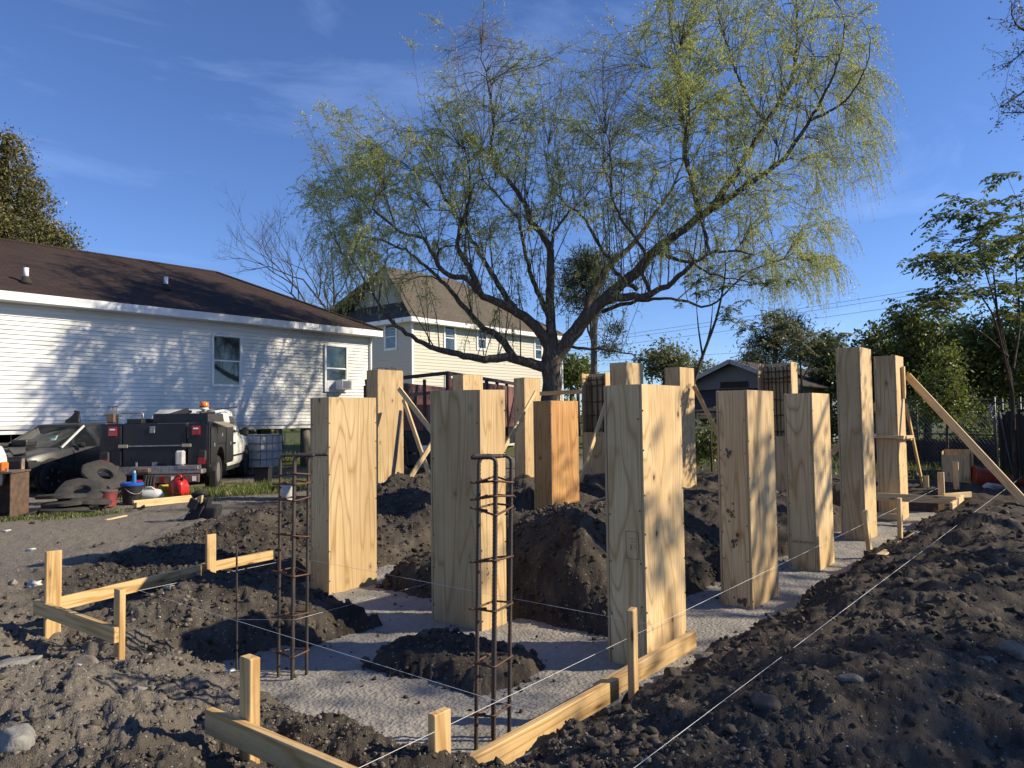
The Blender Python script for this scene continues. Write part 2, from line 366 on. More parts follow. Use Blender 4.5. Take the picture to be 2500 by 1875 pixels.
nx = len(sx); ny = len(sy); I, J = np.meshgrid(np.arange(ny-1), np.arange(nx-1), indexing='ij'); k = (I*nx+J).ravel()
keep = (HG(SX, SY, False)[:-1, :-1] < .10).ravel()
tag(link('footing_slab', npmesh('footing_slab', np.column_stack([SX.ravel(), SY.ravel(), SZ.ravel()]), np.column_stack([k, k+1, k+nx+1, k+nx])[keep], M_SLAB, True)), kind='structure')
# clods and pebbles
def ico(sub=1):
    bm = bmesh.new(); bmesh.ops.create_icosphere(bm, subdivisions=sub, radius=1); v = np.array([x.co for x in bm.verts]); f = np.array([[q.index for q in x.verts] for x in bm.faces]); bm.free(); return v, f
def scatter(name, pts, sizes, mat, sub=1, flat=.75, rough=.28, kind='stuff', seed=0, smooth=False, sink=.25):
    v, f = ico(sub); n = len(pts); rg = np.random.default_rng(seed)
    base = np.repeat(v[None], n, 0); nz = 1 + rough*rg.standard_normal((n, len(v), 1)); base = base*nz
    sc = np.column_stack([sizes*rg.uniform(.8, 1.35, n), sizes*rg.uniform(.7, 1.1, n), sizes*flat*rg.uniform(.7, 1.1, n)])
    base = base*sc[:, None, :]; a = rg.uniform(0, 6.28, n); b = rg.uniform(-.5, .5, n)
    ca, sa = np.cos(a)[:, None], np.sin(a)[:, None]; cb, sb = np.cos(b)[:, None], np.sin(b)[:, None]
    x = base[..., 0]; y = base[..., 1]; z = base[..., 2]; x, z = x*cb+z*sb, z*cb-x*sb; x, y = x*ca-y*sa, x*sa+y*ca
    P = np.stack([x+pts[:, 0:1], y+pts[:, 1:2], z+pts[:, 2:3]+(sizes*flat*(.5-sink))[:, None]], -1).reshape(-1, 3)
    FF = (f[None]+(np.arange(n)*len(v))[:, None, None]).reshape(-1, 3)
    o = link(name, npmesh(name, P, FF, mat, smooth))
    if kind: o['kind'] = kind
    return o
def fanpts(n, r0, r1, a0, a1, p=1.0, seed=1):
    rg = np.random.default_rng(seed); r = r0*(r1/r0)**(rg.uniform(0, 1, n)**p); a = YAW + np.radians(rg.uniform(a0, a1, n)); return r*np.cos(a), r*np.sin(a)
def rock_mat(name, c1, c2):
    m = NM(name); p = m.pos(); g = m.n.new('ShaderNodeNewGeometry'); c = m.mix(g.outputs['Random Per Island'], c1, c2)
    c = m.mix(m.ramp(m.noise(p, 22, 5, .65), [(.35, (0, 0, 0)), (.7, (.6, .6, .6))]), c, tuple(x*.45 for x in c1)); m.col(c); m.rough(.93); m.b.inputs['Specular IOR Level'].default_value = .15
    m.bump(m.noise(p, 60, 4, .6), .7, .01); return m.m
M_CLOD = rock_mat('clod', (.055, .046, .037), (.13, .11, .088)); M_CLODDRY = rock_mat('dry_clod', (.12, .104, .083), (.24, .21, .17)); M_PEB = rock_mat('pebble', (.12, .105, .085), (.42, .385, .33)); M_RUB = rock_mat('rubble', (.19, .18, .16), (.30, .285, .255))
def lumpmask(x, y):
    lb = np.maximum(6.8, 6.4+.55*x); lane = np.maximum(sstep(lb-.3, lb+.5, y)*sstep(7.2, 5.6, x-.15*(y-9)), sstep(11, 12.2, y)); h = HG(x, y, False); return (h > .09) & ((lane < .5) | (np.random.default_rng(3).uniform(0, 1, len(x)) < .12)) & (x < 16.5)
for nm, n, r0, r1, s0, s1, sub, mat, sd, lab in (('soil_clods', 4200, 1.9, 14, .005, .026, 1, M_CLOD, 5, 'dark crumbly clods of dug soil strewn over the spoil'), ('dry_clods', 5200, 1.9, 7, .004, .019, 1, M_CLODDRY, 6, 'dry pale clods strewn over the spoil heaps')):
    x, y = fanpts(n*2, r0, r1, -40, 40, .8, sd); k = lumpmask(x, y)
    if nm == 'dry_clods': k &= (x < 3) | (y > 7)
    x, y = x[k][:n], y[k][:n]; s = np.exp(np.random.default_rng(sd).uniform(np.log(s0), np.log(s1), len(x)))*np.clip(np.hypot(x, y)/5, .7, 1.6)
    tag(scatter(nm, np.column_stack([x, y, HG(x, y)]), s, mat, sub, .8, .38, seed=sd), lab, 'soil')
rgc = np.random.default_rng(41); x = rgc.uniform(2.7, 8.2, 7000); y = rgc.uniform(2.9, 9.8, 7000); h0 = HG(x, y, False); k = (h0 > .0) & (y < 6.4+.55*x); x, y = x[k], y[k]; s = np.exp(rgc.uniform(np.log(.006), np.log(.032), len(x)))
tag(scatter('mound_clods', np.column_stack([x, y, HG(x, y)]), s, M_CLOD, 1, .8, .38, seed=42), 'dark clods lying on the soil mounds between the forms', 'soil')
x = rgc.uniform(1.2, 9.5, 9000); y = rgc.uniform(-1.6, 2.5, 9000); h0 = HG(x, y, False); k = (h0 > .05) & (rgc.uniform(0, 1, 9000) < np.clip(.25+1.2*fbm(x*1.1, y*1.1, 2, 66), .12, 1)*np.clip(5.5/np.hypot(x, y), .3, 1)); x, y = x[k], y[k]; s = np.exp(rgc.uniform(np.log(.005), np.log(.034), len(x)))
tag(scatter('bank_clods', np.column_stack([x, y, HG(x, y)]), s, M_CLOD, 1, .8, .4, seed=43), 'broken clods lying over the right spoil bank', 'soil')
x, y = fanpts(9000, 2.4, 11, -36, 36, .9, 19); h0 = HG(x, y, False); k = (h0 < .03); x, y = x[k], y[k]; ed = np.minimum.reduce([np.hypot(x-a, y-b) for a, b in ((3.8, 3.6), (3.6, 5.3), (6.2, 4.4))]); k = np.random.default_rng(20).uniform(0, 1, len(x)) < np.where((HG(x+.18, y, False) > .05) | (HG(x-.18, y, False) > .05) | (HG(x, y+.18, False) > .05) | (HG(x, y-.18, False) > .05), .9, .06); x, y = x[k], y[k]; s = np.exp(np.random.default_rng(22).uniform(np.log(.004), np.log(.02), len(x)))
tag(scatter('spilled_crumbs', np.column_stack([x, y, np.full(len(x), .004)]), s, M_CLOD, 1, .8, .3, seed=23), 'crumbs of soil spilled onto the raw concrete', 'soil')
x, y = fanpts(14000, 1.8, 16, -40, 40, .9, 9); k = HG(x, y, False) > .05; x, y = x[k], y[k]
k = np.random.default_rng(8).uniform(0, 1, len(x)) < np.where((y > 6) | (x < 3.2), 1, .16); x, y = x[k], y[k]
s = np.exp(np.random.default_rng(10).uniform(np.log(.003), np.log(.0085), len(x)))*np.clip(np.hypot(x, y)/5, .7, 1.3)
tag(scatter('gravel', np.column_stack([x, y, HG(x, y)]), s, M_PEB, 0 if False else 1, .7, .2, seed=12), 'pale shell and gravel bits scattered over the dirt', 'gravel')
# ------------------------------------------------------------------ timber
def ply_mat(name, light, mid, dark):
    m = NM(name); v = m.coord(); oi = m.n.new('ShaderNodeObjectInfo')
    a = m.map(v, (3.0, 3.0, .34), rand=True); hgt = m.noise(a, 1.0, 2, .45, .25)
    ct = m.math('SINE', m.math('MULTIPLY', hgt, m.math('ADD', 60, m.math('MULTIPLY', oi.outputs['Random'], 80))))
    c = m.mix(m.ramp(ct, [(.0, (0, 0, 0)), (.6, (.18, .18, .18)), (.93, (.6, .6, .6)), (1, (1, 1, 1))]), light, tuple(x*.88 for x in mid))
    f = m.map(v, (70, 70, 1.3), rand=True); fi = m.noise(f, 1, 4, .6)
    c = m.mix(m.ramp(fi, [(.40, (0, 0, 0)), (.72, (.55, .55, .55))]), c, tuple(x*.62 for x in mid))
    big = m.noise(m.map(v, (1.3, 1.3, .8), rand=True), 1.6, 3, .55); c = m.mix(m.ramp(big, [(.35, (0, 0, 0)), (.75, (.6, .6, .6))]), c, tuple(x*.75 for x in mid))
    tone = m.math('ADD', .80, m.math('MULTIPLY', oi.outputs['Random'], .36)); cb = m.n.new('ShaderNodeCombineXYZ'); [m.L(tone, cb.inputs[i]) for i in range(3)]
    c = m.mix(1.0, c, cb.outputs[0], 'MULTIPLY')
    kv = m.map(v, (4.6, 4.6, 3.1), rand=True); kd = m.vor(kv, 1.0); kc = m.n.new('ShaderNodeTexVoronoi'); kc.inputs['Scale'].default_value = 1; m.L(kv, kc.inputs['Vector'])
    sp = m.n.new('ShaderNodeSeparateColor'); m.L(kc.outputs['Color'], sp.inputs[0]); on = m.math('GREATER_THAN', sp.outputs[0], .42)
    kn = m.math('MULTIPLY', on, m.ramp(m.math('ADD', kd, m.math('MULTIPLY', m.math('SUBTRACT', fi, .5), .05)), [(.04, (1, 1, 1)), (.085, (.3, .3, .3)), (.2, (0, 0, 0))])); c = m.mix(kn, c, dark)
    m.col(c); m.rough(.62); m.b.inputs['Specular IOR Level'].default_value = .3; m.bump(m.math('ADD', fi, m.math('MULTIPLY', ct, .3)), .25, .003); return m.m
M_PLY = ply_mat('plywood', (.71, .515, .27), (.51, .32, .135), (.09, .04, .016))
M_PLYO = ply_mat('stained_plywood', (.66, .355, .125), (.46, .21, .06), (.12, .045, .015))
def pine_mat(name, light, mid):
    m = NM(name); v = m.coord(); a = m.map(v, (.55, 9, 9), rand=True); hgt = m.noise(a, 1.0, 2, .5, .3); ct = m.math('SINE', m.math('MULTIPLY', hgt, 42))
    c = m.mix(m.ramp(ct, [(.1, (0, 0, 0)), (.8, (.6, .6, .6)), (1, (1, 1, 1))]), light, mid); fi = m.noise(m.map(v, (2.5, 120, 120), rand=True), 1, 4, .6)
    c = m.mix(m.ramp(fi, [(.42, (0, 0, 0)), (.75, (.4, .4, .4))]), c, tuple(x*.6 for x in mid))
    kv = m.map(v, (3.2, 14, 14), rand=True); kd = m.vor(kv, 1.0); kc = m.n.new('ShaderNodeTexVoronoi'); kc.inputs['Scale'].default_value = 1; m.L(kv, kc.inputs['Vector'])
    sp = m.n.new('ShaderNodeSeparateColor'); m.L(kc.outputs['Color'], sp.inputs[0])
    c = m.mix(m.math('MULTIPLY', m.math('GREATER_THAN', sp.outputs[0], .8), m.ramp(kd, [(.10, (1, 1, 1)), (.17, (.3, .3, .3)), (.3, (0, 0, 0))])), c, (.16, .07, .025))
    dirt = m.noise(m.pos(), 7, 5, .65); c = m.mix(m.ramp(dirt, [(.55, (0, 0, 0)), (.8, (.5, .5, .5))]), c, (.16, .12, .08))
    m.col(c); m.rough(.65); m.b.inputs['Specular IOR Level'].default_value = .3; m.bump(fi, .2, .003); return m.m
M_PINE = pine_mat('pine', (.64, .435, .20), (.44, .255, .09)); M_PINEP = pine_mat('pale_pine', (.70, .52, .28), (.56, .37, .16)); M_OLDSHADEW = pine_mat('weathered_and_shaded_timber', (.28, .22, .16), (.17, .12, .085))
M_NAIL = simple('nail_steel', (.05, .045, .04), .5, .6); M_INK = simple('ink', (.10, .07, .05), .9); M_MUD = simple('dried_mud', (.16, .125, .095), .95, var=.5, scale=40)
def edge_mat():
    m = NM('plywood_edge'); v = m.coord(); sx = m.n.new('ShaderNodeSeparateXYZ'); m.L(v, sx.inputs[0]); ly = m.math('SINE', m.math('MULTIPLY', sx.outputs['Y'], 1740)); m.col(m.mix(m.ramp(ly, [(.3, (0, 0, 0)), (.7, (1, 1, 1))]), (.36, .24, .12), (.66, .50, .30))); m.rough(.8); return m.m
M_EDGE = edge_mat()
def lumber(name, p0, p1, wd, ht, mat, parent=None, upv=(0, 0, 1), bevel=.004, notch=None):
    p0, p1 = Vector(p0), Vector(p1); d = p1-p0; L = d.length; d.normalize(); u = Vector(upv)
    if abs(d.dot(u)) > .98: u = Vector((1, 0, 0))
    sd = d.cross(u).normalized(); u = sd.cross(d); me = MB().bb((0, -wd/2, -ht/2), (L, wd/2, ht/2)).mesh(name, mat, bevel=bevel)
    o = bpy.data.objects.new(name, me); COL.objects.link(o); M = Matrix.Translation(p0) @ Matrix((d, sd, u)).transposed().to_4x4()
    if parent: o.parent = parent; M = Matrix.Translation(-parent.location) @ M
    o.matrix_local = M; return o
def panel(name, wd, ht, th, mat, parent, loc, rz, bevel=.0015):
    "plywood sheet: local x = width (0..wd), z = height, outer face at local y = 0"
    o = MB().bb((0, 0, 0), (wd, th, ht)).build(name, mat, parent, bevel=bevel); o.location = loc; o.rotation_euler = (0, 0, rz); o.data.materials.append(M_EDGE)
    for f in o.data.polygons:
        if abs(f.normal.y) < .5: f.material_index = 1
    return o
TH = .018
def column(x, y, lx, ly, top, label, mat=M_PLY, tilt=(0, 0), cut=None, nails=True, mat_left=None, yaw=0.0):
    t = thing('column_form', label, 'column form', (x, y, -.03), yaw, 'plywood column forms standing on the footing')
    t.rotation_euler = (R(tilt[0]), R(tilt[1]), yaw); h = top+.03; ml = mat_left or mat
    panel('panel', lx, h, TH, mat, t, (0, 0, 0), 0)                                  # faces -Y
    panel('panel', lx, h, TH, mat, t, (lx, ly, 0), R(180))                           # faces +Y
    w2 = ly-2*TH-.008
    hh = h if not cut else cut+.03
    panel('panel', w2, hh, TH, ml, t, (.003, ly-TH-.004, 0), R(-90))                 # faces -X
    panel('panel', w2, h, TH, mat, t, (lx-.003, TH+.004, 0), R(90))                  # faces +X
    if nails:
        m = MB(); rg = random.Random(int(x*100+y*10))
        for zz in np.arange(.12, h-.05, .28 if not cut else .45):
            for xx in (.009, lx-.009):
                if rg.random() < .8: m.box((xx, -.0012, zz+rg.uniform(-.06, .06)), (.011, .003, .011))
        for zz in np.arange(.1, hh-.05, .33):
            for yy in (.035, ly-.035):
                if rg.random() < .8: m.box((-.0002, yy, zz+rg.uniform(-.06, .06)), (.003, .010, .010))
        tag(m.build('nail_heads', M_NAIL, t), kind='stuff')
    return t
def mudblob(parent, c, rx, rz, ax, seed, name='mud_mark', mat=None):
    "thin splash of dried mud on the -X face (ax = 0) or the -Y face (ax = 1) of a form"
    rg = random.Random(seed); m = MB()
    for q in range(9):
        cy = c[0]+rg.gauss(0, rx*.55); cz = c[1]+rg.gauss(0, rz*.55); r = rg.uniform(.12, .42)*min(rx, rz); n = 9; P = []
        for i in range(n):
            a = 6.283*i/n; k = r*rg.uniform(.55, 1.3); d = -.0012-.0006*q/9
            P.append((d, cy+k*math.cos(a), cz+k*1.5*math.sin(a)) if ax == 0 else (cy+k*math.cos(a), d, cz+k*1.5*math.sin(a)))
        m.add(P, [tuple(range(n))])
    return tag(m.build(name, mat or M_MUD, parent), kind='stuff')
c1 = column(4.60, 6.19, .62, .31, 1.985, 'short pale form left of centre, full lit face right behind the left standing rebar cage')
c2 = column(4.56, 4.10, .32, .585, 1.985, 'slightly leaning short form with wide shaded side, right behind the centre rebar cage', tilt=(1.3, -1.2))
c3 = column(4.565, 2.575, .60, .315, 1.975, 'largest and nearest short form, at the end of the long batter board')
c12 = column(6.55, 2.61, .66, .30, 1.977, 'short form with muddy hand marks, next after the largest one')
c13 = column(8.49, 2.64, .64, .315, 1.985, 'short form standing right beside the tall narrow form with no brace')
c14 = column(10.92, 2.735, .60, .32, 2.672, 'tallest looking form without a collar or brace, left of the braced one')
c15 = column(13.25, 2.78, .56, .33, 2.69, 'tall form with long diagonal brace and timber collar, rightmost of all')
c4 = column(8.19, 6.04, .66, .31, 1.98, 'orange brown stained short form behind the dark central soil mound', mat=M_PLYO)
c5 = column(8.98, 10.6, .63, .32, 2.68, 'tall form behind the short pale left form, with several braces on its right')
c6 = column(11.36, 10.67, .63, .31, 2.68, 'tall form whose top only shows above the leaning form')
c7 = column(13.43, 10.66, .62, .32, 2.68, 'tall form in front of the willow trunk with brace and flat rail')
c10 = column(10.99, 6.5, .60, .32, 2.68, 'tall form whose top shows right above the largest form')
c11 = column(12.93, 6.46, .61, .32, 2.68, 'tall form right behind the largest form, with a brace going down to its right')
c8 = column(13.2, 8.3, .31, .61, 2.68, 'open fronted form with rebar inside, left of the largest form', cut=1.42)
c9 = column(13.32, 4.49, .33, .61, 2.69, 'open fronted form with rebar inside, between the muddy form and its right neighbour', cut=1.36)
for q, (cy, cz, sx, sz) in enumerate(((.19, 1.42, .035, .07), (.17, .88, .04, .07), (.15, .62, .035, .07), (.13, .10, .05, .06))): mudblob(c12, (cy, cz), sx, sz, 0, 40+q)
mudblob(c2, (.08, .50), .015, .05, 1, 51); mudblob(c2, (.06, .68), .006, .03, 1, 52)
ink = MB()
for a, b in (((.05, .78), (.05, .97)), ((.15, .78), (.15, .97)), ((.05, .78), (.15, .78)), ((.05, .97), (.15, .97)), ((.07, .92), (.12, .92)), ((.07, .90), (.11, .90)), ((.08, .85), (.08, .88)), ((.10, .84), (.12, .88)), ((.12, .84), (.10, .88))):
    ink.bar((-.0008, a[0], a[1]), (-.0008, b[0], b[1]), .0022, .0012, (1, 0, 0))
tag(ink.build('ink_stamp', M_INK, c3), kind='stuff')
ink = MB()
for q in range(15):
    y0 = .03+q*.016; zz = .33+(.0 if q % 4 else .008); ink.bar((-.0008, y0, zz), (-.0008, y0+.004*(q % 3), zz+.03), .003, .0012, (1, 0, 0))
    if q % 2: ink.bar((-.0008, y0, zz+.016), (-.0008, y0+.011, zz+.016), .003, .0012, (1, 0, 0))
tag(ink.build('ink_stamp', M_INK, c13), kind='stuff')
# ------------------------------------------------------------------ rebar
def rebar_mat(name, a, b):
    m = NM(name); p = m.pos(); c = m.mix(m.ramp(m.noise(p, 9, 5, .7), [(.4, (0, 0, 0)), (.66, (1, 1, 1))]), a, b); m.col(c); m.rough(.62); m.b.inputs['Metallic'].default_value = .35; m.bump(m.noise(p, 160, 3), .5, .002); return m.m
M_BAR = rebar_mat('rebar_steel', (.055, .050, .047), (.105, .065, .042)); M_RUST = rebar_mat('rusty_steel', (.075, .042, .027), (.15, .072, .035))
def ribbed(m, pts, r, n=8, step=.011):
    pts = [Vector(p) for p in pts]; out = []; rr = []; k = 0
    for a, b in zip(pts[:-1], pts[1:]):
        L = (b-a).length; q = max(1, int(L/step))
        for i in range(q): out.append(a.lerp(b, i/q)); rr.append(r*(1.12 if k % 2 else .93)); k += 1
    out.append(pts[-1]); rr.append(r); m.tube(out, rr, n)
def hookbar(base, top, hd, r, hl=.10, bend=.035):
    base, top, hd = Vector(base), Vector(top), Vector(hd).normalized(); upd = (top-base).normalized(); c = top-upd*bend; P = [base, c]
    for a in (25, 50, 75, 90): P.append(c+upd*bend*math.sin(R(a))+hd*bend*(1-math.cos(R(a))))
    P.append(P[-1]+hd*hl); return P
def cage(label, bases, tops, hooks, zs, name='rebar_cage', r=.0108, zb=-.02, ht=1.53, rib=True, tie_r=.0060):
    c = sum((Vector((b[0], b[1], 0)) for b in bases), Vector())/len(bases); t = thing(name, label, 'rebar cage', (c.x, c.y, 0), 0, 'tied rebar cages')
    bl = []
    for b, p, hk in zip(bases, tops, hooks):
        m = MB(); P = [q-c for q in hookbar((b[0], b[1], zb), (p[0], p[1], ht), hk, r)]; (ribbed(m, P, r) if rib else m.tube(P, r, 6)); m.build('bar', M_BAR, t, True); bl.append((P[0], P[1]))
    rg = random.Random(int(c.x*99))
    for z in zs:
        pts = [a.lerp(b, (z-zb)/(ht-zb)) for a, b in bl]; ctr = sum(pts, Vector())/len(pts); m = MB()
        o = []
        for i, p in enumerate(pts):
            d = (p-ctr); d.z = 0; o.append(p+d.normalized()*(r+tie_r)*1.25+Vector((0, 0, rg.uniform(-.018, .018))))
        ring = []
        for i in range(len(o)):
            a, b = o[i], o[(i+1) % len(o)]; ring += [a.lerp(b, .06), a.lerp(b, .5), a.lerp(b, .94)]
        e = o[0]+(o[0]-ctr).normalized()*.03+Vector((0, 0, .004)); ring = [e] + ring + [o[0], o[0].lerp(o[1], .6)+Vector((0, 0, .011))]
        (ribbed(m, ring, tie_r, 6, .012) if rib else m.tube(ring, tie_r, 5)); m.build('stirrup', M_RUST, t, True)
        if rib:
            w_ = MB()
            for p in pts:
                for q in range(3):
                    a = rg.uniform(0, 6.28); d = Vector((math.cos(a), math.sin(a), rg.uniform(-.4, .6)))*.026; w_.tube([p+Vector((0, 0, .006)), p+d*.6, p+d+Vector((0, 0, -.01))], .0013, 4)
            tag(w_.build('tie_wire', M_RUST, t), kind='stuff')
    return t
cage('left standing cage of four ribbed hooked bars, before the short pale form', [(2.925, 4.50), (2.945, 4.37), (3.07, 4.385), (3.05, 4.515)], [(2.945, 4.51), (2.965, 4.375), (3.09, 4.39), (3.07, 4.52)], [(.7, -.75, 0), (.7, -.75, 0), (.5, -.5, 0), (.7, -.72, 0)], (1.41, 1.355, 1.25, .98, .72, .435, .166), ht=1.51)
cage('centre standing cage of four ribbed bars, before the leaning form', [(2.935, 2.69), (2.955, 2.585), (3.125, 2.62), (3.105, 2.72)], [(2.985, 2.69), (3.005, 2.585), (3.175, 2.62), (3.155, 2.72)], [(.6, -.3, 0), (-.55, .65, 0), (-.75, .5, 0), (-.2, .1, 0)], (1.44, 1.36, 1.28, 1.01, .76, .47, .19), ht=1.54)
m = MB(); ribbed(m, [(2.735, 4.70, -.05), (2.73, 4.70, .88)], .0065); tag(m.build('rebar_rod', M_BAR, None, True), 'single thin ribbed rod standing left of the left rebar cage', 'rebar rod')
cage('cage seen through the open front of the form left of the largest form', [(13.26, 8.40), (13.26, 8.54), (13.26, 8.68), (13.26, 8.82), (13.45, 8.82), (13.45, 8.68), (13.45, 8.54), (13.45, 8.40)], [(13.26, 8.40), (13.26, 8.54), (13.26, 8.68), (13.26, 8.82), (13.45, 8.82), (13.45, 8.68), (13.45, 8.54), (13.45, 8.40)], [(1, 0, 0)]*4+[(-1, 0, 0)]*4, (2.58, 2.45, 2.1, 1.8, 1.5, 1.1), r=.011, ht=2.62, rib=False, tie_r=.008)
cage('cage seen through the open front of the form behind the muddy one', [(13.38, 4.58), (13.38, 4.72), (13.38, 4.86), (13.38, 5.0), (13.58, 5.0), (13.58, 4.86), (13.58, 4.72), (13.58, 4.58)], [(13.38, 4.58), (13.38, 4.72), (13.38, 4.86), (13.38, 5.0), (13.58, 5.0), (13.58, 4.86), (13.58, 4.72), (13.58, 4.58)], [(1, 0, 0)]*4+[(-1, 0, 0)]*4, (2.56, 2.44, 2.36, 2.05, 1.75, 1.45), r=.011, ht=2.63, rib=False, tie_r=.008)
cage('cage hidden inside the tall left form, only its bent wire tops show', [(9.05, 10.68), (9.05, 10.84), (9.5, 10.84), (9.5, 10.68)], [(9.05, 10.68), (9.05, 10.84), (9.5, 10.84), (9.5, 10.68)], [(1, 0, 0), (1, 0, 0), (-1, 0, 0), (-1, 0, 0)], (2.3, 1.2), r=.009, ht=2.73, rib=False)
# ------------------------------------------------------------------ batter boards
def zat(p): return float(HG(np.array([p[0]]), np.array([p[1]]))[0])
def stake(parent, p, top, wd=.04, dp=.09, mat=M_PINE, ang=0.0, lean=(0, 0), sink=.16, name='stake'):
    b = Vector((p[0], p[1], zat(p)-sink)); t = Vector((p[0]+lean[0], p[1]+lean[1], top)); o = lumber(name, b, t, wd, dp, mat, parent, (math.cos(ang), math.sin(ang), 0)); return o
bb = thing('batter_board', 'left corner batter board of three stakes and rails on the left of the dig', 'batter board', (2.05, 6.1, 0))
stake(bb, (2.07, 6.07), .82, .035, .105, M_PINE, R(0)); stake(bb, (2.10, 5.02), .68, .04, .085, M_PINE, R(90)); stake(bb, (3.50, 6.47), .72, .035, .09, M_PINE, R(0))
lumber('rail', (2.10, 6.16, .405), (3.50, 6.53, .40), .035, .10, M_PINE, bb); lumber('rail', (3.45, 6.57, .40), (4.28, 6.66, .40), .035, .09, M_PINE, bb); lumber('rail', (2.02, 6.25, .40), (2.07, 4.98, .40), .04, .10, M_PINE, bb)
bf = thing('batter_board', 'front batter board with long sloping rail running to the largest form', 'batter board', (2.4, 2.4, 0))
stake(bf, (1.91, 3.17), .655, .055, .09, M_PINE, R(90)); stake(bf, (2.36, 2.38), .455, .045, .105, M_PINE, R(0)); stake(bf, (3.76, 2.215), .64, .04, .09, M_PINE, R(15))
lumber('rail', (1.845, 3.42, .325), (1.89, 2.05, .325), .045, .115, M_PINE, bf); lumber('rail', (2.0, 2.29, .185), (3.74, 2.32, .175), .045, .12, M_PINE, bf); lumber('rail', (3.60, 2.365, .165), (4.92, 2.40, .16), .045, .12, M_PINE, bf)
def gz(px, py, z): return gnd(px, py, z)
bc = thing('batter_board', 'far batter board of low rails and stakes right of the braced tall form', 'batter board', tuple(gz(2300, 1235, .2)))
for px, py, tp in ((2300, 1238, .78), (2336, 1212, .85), (2262, 1204, .55)):
    p = gz(px, py, .22); q = onY(px, py, p.y); stake(bc, p, tp, .09, .05, M_PINEP, 0)
def px_lumber(name, a, za, b, zb, wd, ht, mat, parent=None, **k): return lumber(name, gz(*a, za), gz(*b, zb), wd, ht, mat, parent, **k)
px_lumber('rail', (2138, 1208, .42), .42, (2338, 1216, .42), .42, .04, .13, M_PINEP, bc) if False else None
lumber('rail', gz(2140, 1212, .40), gz(2336, 1222, .40), .04, .12, M_PINEP, bc); lumber('rail', gz(2302, 1212, .42), gz(2370, 1207, .42), .04, .09, M_PINEP, bc); lumber('rail', gz(2322, 1236, .35), gz(2352, 1213, .38), .04, .10, M_PINEP, bc)
for (px, py), tpx, lab in (((2126, 1350), (2111, 1246), 'leaning stake standing right in front of the tall narrow form'), ((2198, 1322), (2195, 1216), 'upright stake standing right in front of the braced tall form')):
    b = gz(px, py, .20); t = at(tpx[0], tpx[1], (b-Vector((0, 0, H))).dot(fw)); s_ = lumber('timber_stake', b-Vector((0, 0, .15)), t, .045, .085, M_PINEP, None, (1, 0, 0)); tag(s_, lab, 'stake')
a = gz(2149, 1358, .22); b = gz(2241, 1304, .30); tag(lumber('fallen_board', a, b, .09, .04, M_PINEP), 'short pale board lying in the dirt by the two upright stakes', 'board')
# ------------------------------------------------------------------ braces
def brace(a, b, lab, mat=M_PINEP, wd=.038, ht=.089, upv=(0, 0, 1)): return tag(lumber('timber_brace', a, b, wd, ht, mat, None, upv), lab, 'brace', 'timber braces on the column forms')
def pb(a, da, b, db, lab, **k): return brace(at(*a, da), at(*b, db), lab, **k)
pb((974, 948), 13.45, (1163, 1195), 12.6, 'long brace sloping right from the top of the tall left form')
pb((985, 975), 13.7, (1055, 1180), 13.0, 'steep brace beside the long one, right of the tall left form')
pb((1056, 1080), 12.9, (975, 1208), 12.2, 'brace crossing low in front of the steep one, right of the tall left form')
pb((979, 1003), 13.35, (956, 1190), 12.9, 'shaded brace leaning across the lit face of the tall left form', mat=M_OLDSHADEW)  # shade put into the colour: darker timber than the other braces
pb((978, 1180), 13.3, (1052, 1170), 13.0, 'low flat rail at the foot of the tall left form')
pb((1308, 957), 16.6, (1172, 1200), 14.5, 'brace sloping left from the tall form by the willow trunk')
pb((1319, 961), 16.9, (1422, 956), 15.7, 'flat rail between the form by the willow trunk and the open left form', mat=M_PINE)
pb((1486, 962), 14.6, (1412, 1190), 13.6, 'brace leaning across the front of the open left form')
pb((1694, 942), 14.4, (1775, 1105), 13.6, 'brace sloping right from the form behind the largest one', mat=M_PINE)
brace((13.86, 2.74, 2.38), gz(2515, 1240, .30), 'long brace falling to the right edge from the braced tall form', ht=.12)
pb((2212, 990), 13.0, (2258, 1210), 14.2, 'steep brace behind the braced tall form, right of it', mat=M_PINE)
pb((2144, 983), 12.5, (2030, 1108), 12.9, 'short brace showing left of the braced tall form, behind the tall narrow form', mat=M_PINE)
cl = thing('timber_collar', 'timber collar nailed round the middle of the rightmost tall form', 'collar', (13.25, 2.78, 1.36))
lumber('rail', (13.21, 3.2, 1.36), (13.21, 2.68, 1.36), .045, .09, M_PINEP, cl, (1, 0, 0)); lumber('rail', (13.15, 2.735, 1.345), (13.98, 2.735, 1.345), .09, .045, M_PINEP, cl); lumber('rail', (13.84, 2.7, 1.31), (13.84, 3.2, 1.31), .045, .09, M_PINEP, cl, (1, 0, 0))
tag(lumber('timber_cleat', (13.62, 2.745, 1.98), (13.62, 2.745, 2.52), .09, .04, M_PINEP, None, (0, 1, 0)), 'short upright cleat nailed near the top of the rightmost tall form', 'cleat')
tag(lumber('kicker_board', (13.1, 2.72, .08), (13.1, 3.5, .08), .04, .10, M_PINEP), 'low board on the footing at the foot of the rightmost tall form', 'board')
